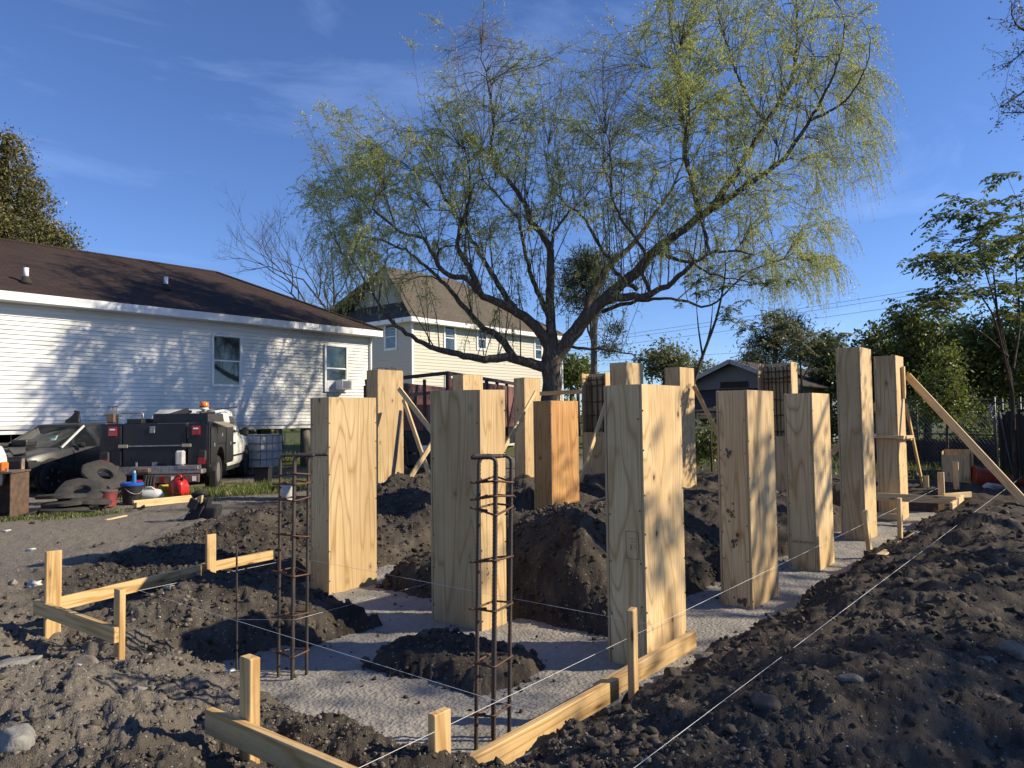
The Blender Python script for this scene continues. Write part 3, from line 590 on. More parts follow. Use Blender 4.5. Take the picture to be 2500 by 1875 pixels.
# ------------------------------------------------------------------ mason lines
M_STR = simple('white_twine', (.75, .73, .68), .8, var=.1)
def line(pts, lab, r=.0012): tag(MB().tube(pts, r, 5).build('mason_line', M_STR), lab, 'string', 'taut white mason lines')
line([(1.2, 2.36, .380), (2.4, 2.36, .386), (13.9, 2.36, .497)], 'taut white line past the row of short forms from the front corner stake')
line([(1.0, 1.42, .455), (6, 1.42, .49), (17.0, 1.42, .55)], 'taut white line running over the dark spoil on the right')
line([(2.72, 6.15, .40), (2.72, 2.2, .396)], 'taut white line crossing in front of both standing cages')
line([(4.15, 6.3, .452), (4.15, 2.3, .448)], 'thin line crossing in front of the short pale form and the leaning form', .0009)
line([onY(338, 1442, 5.9), onY(700, 1368, 6.7)], 'taut line along the rail of the left corner batter board'); line([(2.735, 4.70, .40), onY(720, 1513, 4.2), onY(1060, 1420, 5.4)], 'line tied to the single rod and running behind the left cage', .0009)
# ------------------------------------------------------------------ white raised house
def siding_mat(name, c, stain, amt, sc=.35):
    m = NM(name); p = m.pos(); a = m.noise(m.map(p, (1, 1, .8)), sc, 4, .6); b = m.noise(m.map(p, (2.2, 2.2, 9)), 2.6, 5, .7)
    f = m.math('MULTIPLY', m.ramp(a, [(.46, (0, 0, 0)), (.68, (1, 1, 1))]), m.ramp(b, [(.38, (.15, .15, .15)), (.66, (1, 1, 1))]))
    m.col(m.mix(m.math('MULTIPLY', f, amt), c, stain)); m.rough(.5); m.b.inputs['Specular IOR Level'].default_value = .25; return m.m
def shingle_mat(name, c1, c2, c3, sc=7.2):
    m = NM(name); v = m.coord('Object'); br = m.n.new('ShaderNodeTexBrick'); br.inputs['Scale'].default_value = 1; br.inputs['Brick Width'].default_value = .32; br.inputs['Row Height'].default_value = .14; br.inputs['Mortar Size'].default_value = .006
    br.inputs['Color1'].default_value = c1+(1,); br.inputs['Color2'].default_value = c2+(1,); br.inputs['Mortar'].default_value = tuple(x*.4 for x in c1)+(1,); m.L(v, br.inputs['Vector'])
    n = m.noise(v, .6, 4, .6); c = m.mix(m.ramp(n, [(.4, (0, 0, 0)), (.7, (.6, .6, .6))]), br.outputs['Color'], c3); c = m.mix(m.ramp(m.noise(v, 60, 3, .6), [(.4, (0, 0, 0)), (.7, (.4, .4, .4))]), c, tuple(x*.55 for x in c1))
    sx = m.n.new('ShaderNodeSeparateXYZ'); m.L(v, sx.inputs[0]); st = m.math('FRACT', m.math('DIVIDE', sx.outputs['Y'], .14))
    m.col(c); m.rough(.9); m.b.inputs['Specular IOR Level'].default_value = .15; m.bump(m.math('ADD', m.math('MULTIPLY', st, -.6), m.math('MULTIPLY', br.outputs['Fac'], -.5)), .8, .02); return m.m
def glass_mat(name, c=(.02, .03, .03)):
    m = NM(name); v = m.coord(); n = m.noise(m.map(v, (1, 1, 1), rand=True), 2.2, 3, .6, .6); m.col(m.mix(m.ramp(n, [(.4, (0, 0, 0)), (.65, (1, 1, 1))]), c, tuple(min(1, x*2.6+.02) for x in c))); m.rough(.04); m.b.inputs['Specular IOR Level'].default_value = .9; return m.m
M_SIDE = siding_mat('white_vinyl', (.74, .735, .70), (.23, .23, .155), .85); M_TRIM = simple('white_trim', (.80, .80, .78), .5, var=.08); M_ROOFB = shingle_mat('brown_shingle', (.050, .034, .028), (.066, .045, .037), (.040, .029, .025))
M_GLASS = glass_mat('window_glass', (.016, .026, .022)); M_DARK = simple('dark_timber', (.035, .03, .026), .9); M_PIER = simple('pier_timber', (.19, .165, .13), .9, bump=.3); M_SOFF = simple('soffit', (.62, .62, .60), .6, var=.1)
def roofplane(name, pts, mat, parent, th=.06):
    "flat roof plane from 3 or 4 world points (eave left, eave right, top right[, top left]) with local x along the eave and y up the slope"
    P = [Vector(p) for p in pts]; x = (P[1]-P[0]).normalized(); nz = x.cross(P[-1]-P[0]).normalized(); y = nz.cross(x)
    L = [((p-P[0]).dot(x), (p-P[0]).dot(y)) for p in P]; m = MB(); n = len(L)
    m.add([(a, b, 0) for a, b in L]+[(a, b, -th) for a, b in L], [tuple(range(n)), tuple(range(n, 2*n))[::-1]]+[(i, i+n, (i+1) % n+n, (i+1) % n) for i in range(n)])
    o = m.build(name, mat, parent); o.matrix_local = Matrix.Translation(P[0]-parent.location) @ Matrix((x, y, nz)).transposed().to_4x4(); return o
YW = 21.0; E0 = (-7, 17.62); ZB, ZT = 1.72, 4.76
hs = thing('raised_house', 'long white vinyl sided house raised on piers with a brown hip roof', 'house', (5, YW, G))
def loc(o, p): o.location = Vector(p)-o.parent.location if o.parent else Vector(p)
core = MB().bb((-6.6, .03, ZB-.22-G), (12.42, 9.0, ZT+.1-G)).build('wall', M_SIDE, hs)
bd = MB(); x0, x1 = -11.6, 12.45; n = 27; hC = (ZT-ZB)/n
bd.add([(x0, -.036, 0), (x1, -.036, 0), (x1, -.004, hC+.012), (x0, -.004, hC+.012), (x0, .03, 0), (x1, .03, 0), (x1, .03, hC+.012), (x0, .03, hC+.012)], [(0, 1, 2, 3), (4, 7, 6, 5), (0, 4, 5, 1), (3, 2, 6, 7), (0, 3, 7, 4), (1, 5, 6, 2)])
bme = bd.mesh('siding_board', M_SIDE)
for k in range(n): link('siding_board', bme, core, (0, 0, ZB-G+k*hC))
bm2 = MB(); bm2.add([(-.016, 0, 0), (-.016, 9, 0), (-.004, 9, hC+.012), (-.004, 0, hC+.012), (.03, 0, 0), (.03, 9, 0), (.03, 9, hC+.012), (.03, 0, hC+.012)], [(0, 1, 2, 3), (4, 7, 6, 5), (0, 4, 5, 1), (3, 2, 6, 7), (0, 3, 7, 4), (1, 5, 6, 2)])
MB().bb((12.42, -.03, ZB-.02-G), (12.50, .05, ZT-.02-G)).build('corner_trim', M_TRIM, hs)
MB().tube([(12.40, -.08, ZT-.06-G), (12.40, -.08, ZB+.1-G)], .035, 8).build('downspout', M_TRIM, hs, True)
MB().bb((-11.6, -.02, ZB-.10-G), (12.44, .028, ZB-.004-G)).build('skirt_board', M_SOFF, hs)
# roof
YE = YW-.45; ze = 4.97; YR = 25.6; zr = 7.26; xr = 14.0; XE = 17.66; YB = 2*YR-YE
eL, eR, rR, rL = (E0[0], YE, ze), (XE, YE, ze), (xr, YR, zr), (E0[0], YR, zr)
rf = roofplane('roof', [eL, eR, rR, rL], M_ROOFB, hs); roofplane('roof', [(XE, YE, ze), (XE, YB, ze), (xr, YR, zr)], M_ROOFB, hs); roofplane('roof', [(XE, YB, ze), (E0[0], YB, ze), rL, rR], M_ROOFB, hs)
MB().bb((E0[0]-5, YE-YW-.005, ze-.225-G), (XE-5, YE-YW+.03, ze-.01-G)).build('fascia', M_TRIM, hs); MB().bb((XE-5-.035, YE-YW+.035, ze-.225-G), (XE-5, YB-YW, ze-.01-G)).build('fascia', M_TRIM, hs)
MB().bb((E0[0]-5, YE-YW+.035, ze-.235-G), (XE-5-.04, .02, ze-.215-G)).build('soffit', M_SOFF, hs); MB().bb((12.46, .03, ze-.235-G), (XE-5-.04, 9.4, ze-.215-G)).build('soffit', M_SOFF, hs)
MB().tube([(E0[0]-5, YR-YW, zr+.01-G), (xr-5, YR-YW, zr+.01-G)], .05, 6).build('ridge_cap', M_ROOFB, hs); MB().tube([(xr-5, YR-YW, zr+.01-G), (XE-5, YE-YW, ze+.02-G)], .05, 6).build('ridge_cap', M_ROOFB, hs)
for px, py in ((63, 690), (405, 706)):
    lo, hi = 20.6, 25.5
    for _ in range(40):
        mid = (lo+hi)/2; p = onY(px, py, mid); zz = ze+(mid-YE)*(zr-ze)/(YR-YE)
        if p.z > zz: lo = mid
        else: hi = mid
    q = p-hs.location; f = MB().lathe([(.16, -.04), (.15, .02), (.10, .07), (.075, .16)], 14, Matrix.Translation(q)).build('vent_flashing', M_DARK, hs, True); MB().lathe([(.062, .1), (.062, .38), (.05, .38), (.05, .12)], 14, Matrix.Translation(q)).build('vent_pipe', M_TRIM, f, True)
def window(parent, x0, x1, z0, z1, y=0, ax='y', fr=.055, name='window', mull=True, out=.055):
    w_ = MB()
    T = (lambda a, b, c: (a, b, c)) if ax == 'y' else (lambda a, b, c: (b, a, c))
    def bb_(m, a, b): m.bb(T(*a), T(*b))
    for a, b in (((x0-fr, y-out, z0-fr), (x0, y+.02, z1+fr)), ((x1, y-out, z0-fr), (x1+fr, y+.02, z1+fr)), ((x0, y-out, z1), (x1, y+.02, z1+fr)), ((x0, y-out, z0-fr), (x1, y+.02, z0))): bb_(w_, a, b)
    f = w_.build(name, M_TRIM, parent); zm = (z0+z1)/2
    m = MB(); bb_(m, (x0+.02, y-.018, zm+.022), (x1-.02, y-.012, z1-.02)); m.build('pane', M_GLASS, f)
    m = MB(); bb_(m, (x0+.02, y-.024, z0+.02), (x1-.02, y-.018, zm-.022)); m.build('pane', M_GLASS, f)
    m = MB(); bb_(m, (x0, y-.036, zm-.022), (x1, y-.01, zm+.022)); bb_(m, (x0, y-.036, z0), (x0+.022, y-.012, zm-.022)); bb_(m, (x1-.022, y-.036, z0), (x1, y-.012, zm-.022)); bb_(m, (x0+.022, y-.036, z0), (x1-.022, y-.012, z0+.022)); m.build('sash', M_TRIM, f); return f
window(hs, 11.38-5, 12.24-5, 2.86-G, 4.33-G, -.04); wn2 = window(hs, 15.45-5, 16.30-5, 2.78-G, 4.30-G, -.04)
MB().bb((15.82-5, -.46, 2.80-G), (16.29-5, -.07, 3.14-G)).build('air_conditioner', M_TRIM, hs, bevel=.02); gr = MB()
for k in range(7): gr.bb((15.87-5, -.472, 2.84-G+k*.038), (16.22-5, -.462, 2.866-G+k*.038))
gr.build('air_conditioner_grille', simple('grey_plastic', (.30, .29, .27), .6), hs)
tag(MB().bb((15.48-5, -.09, 2.80-G), (15.815-5, -.066, 3.12-G)).build('filler_panel', M_SOFF, hs), 'white filler panel beside the window air conditioner')
M_BLK = simple('black_plastic', (.018, .018, .019), .55, var=.4)
for X in np.arange(-4, 17.3, 2.35): MB().lathe([(.17, -.1), (.16, .8), (.155, ZB-.18-G)], 12, Matrix.Translation((X+.05-5, .28, 0))).build('pier', M_PIER, hs, True)
for X in np.arange(-3, 17.3, 2.35): MB().bb((X-5, 4.4, -.1), (X-4.6, 4.8, ZB-.2-G)).build('pier', M_PIER, hs)
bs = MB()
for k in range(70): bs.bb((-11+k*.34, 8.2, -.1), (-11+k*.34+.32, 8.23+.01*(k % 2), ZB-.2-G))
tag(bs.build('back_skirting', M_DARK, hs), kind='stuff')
tag(MB().bb((5.4, YW+.8, G-.05), (7.6, YW+2.2, G+.75)).build('stored_crate', M_DARK, None, bevel=.03), 'dark crate stored in the shade under the raised white house', 'crate') if False else None
# ------------------------------------------------------------------ beige two-storey house
M_BEI = siding_mat('beige_siding', (.52, .50, .41), (.36, .345, .28), .4, .15); M_ROOFG = shingle_mat('grey_brown_shingle', (.125, .105, .08), (.16, .135, .10), (.10, .085, .066))
D2 = 34.0; cn = at(1007, 1000, D2); X2, Y2 = cn.x, cn.y; z2e = at(1007, 776, D2).z; z2b = G
xe = onY(1372, 900, Y2).x
bh = thing('two_storey_house', 'beige two-storey house with grey brown roof standing behind the willow', 'house', (X2, Y2, G)); dY = 7.6; dX = xe-X2; hh = z2e-G
wl = MB().bb((.02, .02, 0), (dX-.02, dY, hh)).build('wall', M_BEI, bh)
n2 = int(hh/.15); s1 = MB(); s1.add([(0, -.02, 0), (dX, -.02, 0), (dX, 0, .16), (0, 0, .16)], [(0, 1, 2, 3)]); s1.add([(0, -.02, 0), (0, .02, 0), (dX, .02, 0), (dX, -.02, 0)], [(0, 1, 2, 3)])
sA = MB(); sB = MB()
for k in range(n2):
    z = k*hh/n2; h1 = hh/n2
    sA.add([(0, -.02, z), (dX, -.02, z), (dX, .0, z+h1), (0, .0, z+h1), (0, .019, z), (dX, .019, z)], [(0, 1, 2, 3), (0, 4, 5, 1)]); sB.add([(-.02, 0, z), (-.02, dY, z), (.0, dY, z+h1), (.0, 0, z+h1), (.019, 0, z), (.019, dY, z)], [(1, 0, 3, 2), (1, 5, 4, 0)])
tag(sA.build('siding', M_BEI, bh), kind='stuff'); tag(sB.build('siding', M_BEI, bh), kind='stuff')
MB().bb((-.05, -.05, 0), (.06, .0, hh)).build('corner_trim', M_TRIM, bh); MB().bb((dX-.06, -.05, 0), (dX+.05, .05, hh)).build('corner_trim', M_TRIM, bh)
ov = .45; zt2 = hh; zr2 = at(960, 668, D2+3).z-G+.6
def P2(x, y, z): return Vector((x, y, z))+bh.location
rdg0 = P2(1.6, dY/2, zr2); rdg1 = P2(dX-5.0, dY/2, zr2)
roofplane('roof', [P2(-ov, -ov, zt2), P2(dX+ov, -ov, zt2), rdg1, rdg0], M_ROOFG, bh); roofplane('roof', [P2(dX+ov, -ov, zt2), P2(dX+ov, dY+ov, zt2), rdg1], M_ROOFG, bh); roofplane('roof', [P2(dX+ov, dY+ov, zt2), P2(-ov, dY+ov, zt2), rdg0, rdg1], M_ROOFG, bh)
roofplane('roof', [P2(-ov, dY+ov, zt2), P2(-ov, -ov, zt2), P2(1.6, dY*.24, zt2+1.25), P2(1.6, dY*.76, zt2+1.25)], M_ROOFG, bh)
gb = MB(); gb.add([(1.55, dY*.20, zt2+1.2), (1.55, dY*.80, zt2+1.2), (1.58, dY/2, zr2+.0), (1.9, dY*.20, zt2+1.2), (1.9, dY*.80, zt2+1.2), (1.9, dY/2, zr2)], [(1, 0, 2), (3, 4, 5), (0, 1, 4, 3), (1, 2, 5, 4), (2, 0, 3, 5)]); gb.build('gable', M_BEI, bh)
MB().bb((-ov, -ov-.03, zt2-.2), (dX+ov, -ov, zt2+.01)).build('fascia', M_TRIM, bh); MB().bb((-ov-.03, -ov-.03, zt2-.2), (-ov, dY+ov, zt2+.01)).build('fascia', M_TRIM, bh); MB().bb((-ov, -ov, zt2-.2), (dX+ov, .0, zt2-.17)).build('soffit', M_SOFF, bh); MB().bb((-ov, .0, zt2-.2), (-.02, dY, zt2-.17)).build('soffit', M_SOFF, bh)
def wpx(x0, y0, x1, y1):
    a = onY(x0, y1, Y2)-bh.location; b = onY(x1, y0, Y2)-bh.location; window(bh, a.x, b.x, a.z, b.z, 0, 'y', .10)
wpx(1086, 797, 1108, 854); wpx(1166, 806, 1184, 850); wpx(1306, 832, 1320, 876); wpx(1088, 915, 1100, 950)
def onX_(px, py, X):
    r = ray(px, py); return Vector((0, 0, H))+r*(X/r.x)
a = onX_(943, 852, X2)-bh.location; b = onX_(967, 792, X2)-bh.location; window(bh, min(a.y, b.y), max(a.y, b.y), min(a.z, b.z), max(a.z, b.z), 0, 'x', .10)
# ------------------------------------------------------------------ small gabled house on the right
M_GRY = siding_mat('grey_siding', (.17, .175, .185), (.12, .12, .12), .4); M_ROOFD = shingle_mat('dark_shingle', (.07, .06, .055), (.09, .078, .07), (.05, .045, .04))
gc = at(1795, 1020, 36); gh = thing('gabled_house', 'low grey gabled house behind the forms, left of the far pines', 'house', (gc.x, gc.y, G))
gw = 5.4; z3 = at(1700, 940, 35).z-G; z3r = at(1793, 884, 36).z-G; gl = 16
g1 = MB(); g1.add([(0, -gw/2, 0), (0, gw/2, 0), (0, gw/2, z3), (0, 0, z3r), (0, -gw/2, z3), (gl, -gw/2, 0), (gl, gw/2, 0), (gl, gw/2, z3), (gl, 0, z3r), (gl, -gw/2, z3)], [(0, 4, 3, 2, 1), (5, 6, 7, 8, 9), (0, 5, 9, 4), (1, 2, 7, 6), (0, 1, 6, 5)]); g1.build('wall', M_GRY, gh)
sB = MB()
for k in range(int(z3r/.16)):
    z = k*.16; hw = gw/2 if z < z3 else gw/2*(z3r-z)/(z3r-z3); hw2 = gw/2 if z+.16 < z3 else max(0, gw/2*(z3r-z-.16)/(z3r-z3)); sB.add([(-.03, -hw, z), (-.03, hw, z), (-.005, hw2, z+.16), (-.005, -hw2, z+.16)], [(1, 0, 3, 2)])
tag(sB.build('siding', M_GRY, gh), kind='stuff')
def P3(x, y, z): return Vector((x, y, z))+gh.location
sl3 = (z3r-z3)/(gw/2); o3 = .6
roofplane('roof', [P3(-.5, -gw/2-o3, z3-o3*sl3+.12), P3(gl, -gw/2-o3, z3-o3*sl3+.12), P3(gl, 0, z3r+.12), P3(-.5, 0, z3r+.12)], M_ROOFD, gh, .05); roofplane('roof', [P3(gl, gw/2+o3, z3-o3*sl3+.12), P3(-.5, gw/2+o3, z3-o3*sl3+.12), P3(-.5, 0, z3r+.12), P3(gl, 0, z3r+.12)], M_ROOFD, gh, .05)
for s_ in (-1, 1): MB().bar((-.53, s_*(gw/2+o3), z3-o3*sl3+.03), (-.53, 0, z3r+.03), .05, .20).build('bargeboard', simple('grey_trim', (.42, .42, .43), .6), gh)
MB().bb((-.06, -.7, z3r-1.25), (-.035, .7, z3r-.95)).build('gable_vent', M_DARK, gh)
roofplane('porch_roof', [P3(-2.6, gw/2+.5, z3-1.25), P3(-2.6, -gw/2-.5, z3-1.25), P3(0.0, -gw/2-.5, z3-.15), P3(0.0, gw/2+.5, z3-.15)], M_ROOFD, gh, .06)
for y in (-2.4, 0, 2.4): MB().bb((-2.5, y-.06, 0), (-2.38, y+.06, z3-1.25)).build('porch_post', M_TRIM if y else M_GRY, gh)
window(gh, -1.9, -.9, .9, 2.1, 0, 'x', .09); window(gh, .9, 1.9, .9, 2.1, 0, 'x', .09)
# ------------------------------------------------------------------ red panelled trailer
def red_mat():
    m = NM('faded_red_panel'); p = m.pos(); n = m.noise(p, 1.1, 5, .65, .5); c = m.mix(m.ramp(n, [(.35, (0, 0, 0)), (.68, (1, 1, 1))]), (.10, .038, .030), (.19, .085, .070)); c = m.mix(m.ramp(m.noise(p, 7, 5, .7), [(.55, (0, 0, 0)), (.8, (.7, .7, .7))]), c, (.06, .03, .024)); m.col(c); m.rough(.7); m.bump(m.noise(p, 3, 3), .3, .03); return m.m
M_RED = red_mat(); M_REDF = simple('dark_red_frame', (.055, .022, .018), .6, .2); M_CHAS = simple('black_chassis', (.015, .015, .016), .6, var=.3); M_TYRE = simple('tyre_rubber', (.022, .021, .020), .85, var=.35, bump=.4); M_RIM = simple('steel_rim', (.42, .41, .39), .4, .7)
A = at(1093, 1000, 18.9); B = at(1259, 1000, 25.4); A.z = B.z = G; tv = (B-A).normalized(); pv = Vector((-tv.y, tv.x, 0)); TL = (B-A).length
tr = thing('dump_trailer', 'tall trailer with rusty red panelled sides parked behind the back row of forms', 'trailer', tuple(A), math.atan2(tv.y, tv.x))
zt = at(1093, 915, 18.9).z-G; zb = 1.18; TW = 2.3
def wheel(parent, c, r, wd, axis='y', name='wheel', rimmat=None, spokes=0):
    M = Matrix.Translation(c) @ (Matrix.Rotation(R(90), 4, 'X') if axis == 'y' else Matrix.Rotation(R(90), 4, 'Y'))
    w_ = MB().lathe([(r*.62, -wd/2), (r*.9, -wd/2), (r*.985, -wd*.36), (r, -wd*.2), (r, wd*.2), (r*.985, wd*.36), (r*.9, wd/2), (r*.62, wd/2), (r*.60, 0), (r*.62, -wd/2)], 28, M).build(name, M_TYRE, parent, 2)
    rm = MB().lathe([(r*.63, -wd*.44), (r*.56, -wd*.40), (r*.50, -wd*.22), (r*.2, -wd*.26), (0.001, -wd*.26)], 24, M); rm.lathe([(r*.63, wd*.44), (r*.56, wd*.40), (r*.50, wd*.22), (r*.2, wd*.26), (0.001, wd*.26)], 24, M); rm.build('rim', rimmat or M_RIM, w_, 2)
    hb = MB(); n = spokes or 6
    for sg in (-1, 1):
        for k in range(n):
            a = 2*math.pi*k/n
            if spokes: hb.bar(M @ Vector((r*.1*math.cos(a), r*.1*math.sin(a), sg*wd*.34)), M @ Vector((r*.58*math.cos(a), r*.58*math.sin(a), sg*wd*.42)), .05, .03)
            else: hb.lathe([(r*.07, 0), (r*.07, wd*.09*sg), (.001, wd*.09*sg)], 8, M @ Matrix.Translation((r*.34*math.cos(a), r*.34*math.sin(a), sg*wd*.23)))
    tag(hb.build('spokes' if spokes else 'wheel_holes', (rimmat or M_RIM) if spokes else M_CHAS, w_), kind='stuff'); return w_
np_ = 6
for k in range(np_):
    a, b = k*TL/np_+.05, (k+1)*TL/np_-.05
    MB().bb((a, -.02, zb), (b, .01, zt-.07)).build('side_panel', M_RED, tr); 
    if k: MB().bar((a, -.035, zb+.05), (b, -.035, zt-.1), .03, .05).build('panel_brace', M_REDF, tr) if k % 2 else None
for k in range(np_+1): MB().bb((k*TL/np_-.045, -.05, zb-.3), (k*TL/np_+.045, .04, zt+.0)).build('post', M_REDF, tr)
MB().bb((-.05, -.055, zt), (TL+.05, .05, zt+.09)).build('top_rail', M_REDF, tr); MB().bb((0, TW-.02, zb), (TL, TW+.02, zt-.05)).build('side_panel', M_RED, tr)
MB().bar((-.02, -.03, zt+.05), (-.02, TW, zt-.12), .08, .09).build('top_rail', M_REDF, tr); MB().bar((-.02, 0, zt-.42), (-.02, TW, zt-.58), .04, .08).build('gate_rail', simple('weathered_rail', (.16, .12, .10), .8), tr)
for y in (.62, 1.3, TW): MB().bb((-.06, y-.035, zb), (.0, y+.035, zt-.06-.07*y)).build('post', M_REDF, tr)
MB().bb((-.03, .06, zb), (-.005, TW, zt-.75)).build('gate_panel', M_RED, tr)
MB().bb((-.1, .02, .62), (TL, TW, zb-.004)).build('chassis', M_CHAS, tr, bevel=.02)
for x in (TL*.45, TL*.62): wheel(tr, Vector((x, -.06, .36)), .36, .24); wheel(tr, Vector((x, TW, .36)), .36, .24)
MB().bb((-.13, .3, .66), (-.105, .75, .80)).build('plate', M_TRIM, tr); MB().bb((-.12, .1, .30), (-.08, TW-.1, .58)).build('rear_bumper', M_CHAS, tr)
lt = MB(); lt.bar((-.127, .30, .36), (-.127, .24, .56), .03, .004, (1, 0, 0)); lt.bar((-.127, .24, .56), (-.127, .18, .36), .03, .004, (1, 0, 0)); lt.bar((-.127, .275, .43), (-.127, .205, .43), .025, .004, (1, 0, 0)); lt.build('lettering', M_TRIM, tr)
ch = MB().tube([(-.15, 1.2, zb-.1), (-.15, 1.1, .9), (-.2, 1.0, .3)], .02, 6).build('tie_chain', M_RUST, tr)
# ------------------------------------------------------------------ willow
def bark_mat(name, a, b, sc=9):
    m = NM(name); p = m.pos(); v = m.map(p, (1, 1, .22)); n = m.noise(v, sc, 6, .7, .6); r_ = m.math('ABSOLUTE', m.math('SUBTRACT', n, .5)); c = m.mix(m.ramp(r_, [(.0, (0, 0, 0)), (.13, (1, 1, 1))]), a, b); c = m.mix(m.ramp(m.noise(p, 1.4, 4), [(.45, (0, 0, 0)), (.75, (.5, .5, .5))]), c, tuple(x*.55 for x in b)); m.col(c); m.rough(.93); m.b.inputs['Specular IOR Level'].default_value = .1; m.bump(m.math('ADD', r_, m.math('MULTIPLY', m.noise(v, sc*4, 4), .25)), 1.0, .06); return m.m
M_BARK = bark_mat('willow_bark', (.065, .050, .040), (.22, .185, .148)); M_TWIG = simple('willow_twig', (.25, .225, .165), .85, var=.35)
WD = 22.0
def cr(pts, step=.22):
    "Catmull-Rom through points, resampled"
    P = [2*pts[0]-pts[1]]+list(pts)+[2*pts[-1]-pts[-2]]; out = []
    for i in range(1, len(P)-2):
        a, b, c, d = P[i-1:i+3]; n = max(2, int((c-b).length/step))
        for k in range(n):
            t = k/n; out.append(.5*((2*b)+(c-a)*t+(2*a-5*b+4*c-d)*t*t+(3*b-a-3*c+d)*t**3))
    out.append(P[-2]); return out
def K5(x, y): return (900+.4521*x, 400+.4521*y)
def K4(x, y): return (1450+.4823*x, .4823*y)
def K3(x, y): return (750+.3918*x, .3918*y)
LIMBS = [  # (points, depth start, depth end, radius start, radius end)
 ([(1352, 1168), (1350, 1060), (1346, 980), (1347, 920), (1344, 862), (1346, 800)], 0, 0, .29, .10),
 ([K5(*p) for p in ((985, 1110), (900, 1085), (760, 1048), (620, 1055), (480, 1025), (330, 985), (230, 930), (130, 850), (70, 780), (0, 670), (-60, 560))], 0, -2.2, .23, .035),
 ([K5(*p) for p in ((790, 1050), (745, 985), (690, 925), (600, 870), (540, 800), (450, 700), (370, 610), (280, 530), (200, 470), (60, 410), (-80, 395))], -.4, 2.4, .15, .04),
 ([K5(*p) for p in ((985, 1010), (940, 930), (880, 860), (780, 790), (680, 740), (600, 700), (540, 630), (440, 600), (380, 550), (340, 470), (290, 400), (170, 370), (20, 240))], 0, -3.0, .24, .04),
 ([K5(*p) for p in ((600, 700), (570, 620), (520, 520), (480, 450), (510, 310), (540, 200), (548, 90), (540, -60))], -1.2, -1.0, .13, .035),
 ([K5(*p) for p in ((800, 800), (730, 700), (650, 570), (600, 480), (520, 350), (450, 240), (380, 120), (330, 20))], -.6, 2.4, .13, .035),
 ([K5(*p) for p in ((980, 1000), (985, 850), (980, 650), (978, 450))]+[(1300, 545), (1263, 470), (1200, 384), (1204, 321), (1200, 251), (1177, 129), (1172, 60)], 0, -1.2, .22, .012),
 ([K5(*p) for p in ((975, 830), (910, 690), (870, 580), (830, 400), (810, 300), (720, 200), (620, 80), (590, -30))], 0, 2.2, .12, .03),
 ([K5(*p) for p in ((980, 470), (1010, 350), (1080, 260), (1180, 170), (1260, 20))], -.5, 1.5, .07, .02),
 ([K5(*p) for p in ((1000, 1060), (1100, 920), (1200, 810), (1320, 690), (1440, 590), (1560, 460), (1700, 350), (1830, 260))]+[K4(*p) for p in ((800, 920), (950, 815), (1010, 735), (1100, 600), (1160, 490), (1250, 280), (1270, 120))], 0, -1.6, .29, .03),
 ([K4(*p) for p in ((590, 1050), (650, 980), (750, 830), (870, 620), (990, 430), (1020, 300), (1030, 150), (1020, 0), (1000, -160))], -.9, 1.8, .15, .03),
 ([K5(*p) for p in ((1230, 770), (1310, 725), (1400, 718), (1510, 705), (1640, 640), (1730, 560), (1840, 480), (1900, 472), (1980, 470), (2080, 490))], -.2, -3.2, .20, .03),
 ([K5(*p) for p in ((1835, 490), (1820, 400), (1800, 330), (1770, 230), (1740, 100), (1720, -40), (1700, -220))], -2.0, -1.2, .07, .02),
 ([K5(*p) for p in ((1260, 800), (1330, 770), (1450, 742), (1600, 730), (1720, 742), (1800, 770), (1880, 740), (1980, 640), (2100, 560), (2240, 515))], .2, -2.4, .09, .02),
 ([K5(*p) for p in ((1450, 680), (1330, 590), (1290, 500), (1240, 430), (1200, 350), (1130, 260), (1060, 220), (980, 80), (960, -40))], -.4, 2.6, .10, .03),
 ([K5(*p) for p in ((1520, 700), (1480, 590), (1490, 480), (1440, 400), (1380, 320), (1320, 200), (1310, 60), (1300, -120))], -.8, -2.6, .08, .03),
 ([K5(*p) for p in ((1060, 980), (1170, 800), (1230, 650), (1330, 520), (1420, 440), (1500, 340), (1560, 250), (1640, 130), (1700, -30), (1720, -260))], .3, 3.2, .19, .03),
 ([K5(*p) for p in ((1560, 480), (1650, 510), (1750, 540), (1840, 590), (1960, 620), (2080, 640))], -.6, -3.0, .08, .02),
 ([K5(*p) for p in ((1090, 985), (1200, 1000), (1300, 1008), (1420, 1030), (1465, 1065))], .2, -1.0, .065, .02),
 ([K4(*p) for p in ((870, 620), (820, 560), (740, 420), (700, 300), (640, 120), (620, -60))], .3, 1.4, .07, .02),
 ([K4(*p) for p in ((1090, 610), (1200, 560), (1300, 480), (1380, 330), (1400, 200))], -1.2, -2.2, .06, .018),
 ([K4(*p) for p in ((540, 1090), (500, 950), (460, 760), (480, 560), (440, 380), (400, 200), (380, 20))], -.6, .8, .10, .022),
]
nodes = []; wood = MB(); thin = MB(); rgw = random.Random(5)
def add_branch(mb, P, r0, r1, n, tw=.0):
    L = len(P); rr = [r0*(1-i/(L-1))**.85+r1*(i/(L-1)) for i in range(L)]
    mb.tube(P, [max(r1*.8, q*(1+tw*rgw.uniform(-1, 1))) for q in rr], n)
    for i, p in enumerate(P): nodes.append((p, rr[i], (P[min(i+1, L-1)]-P[max(i-1, 0)]).normalized()))
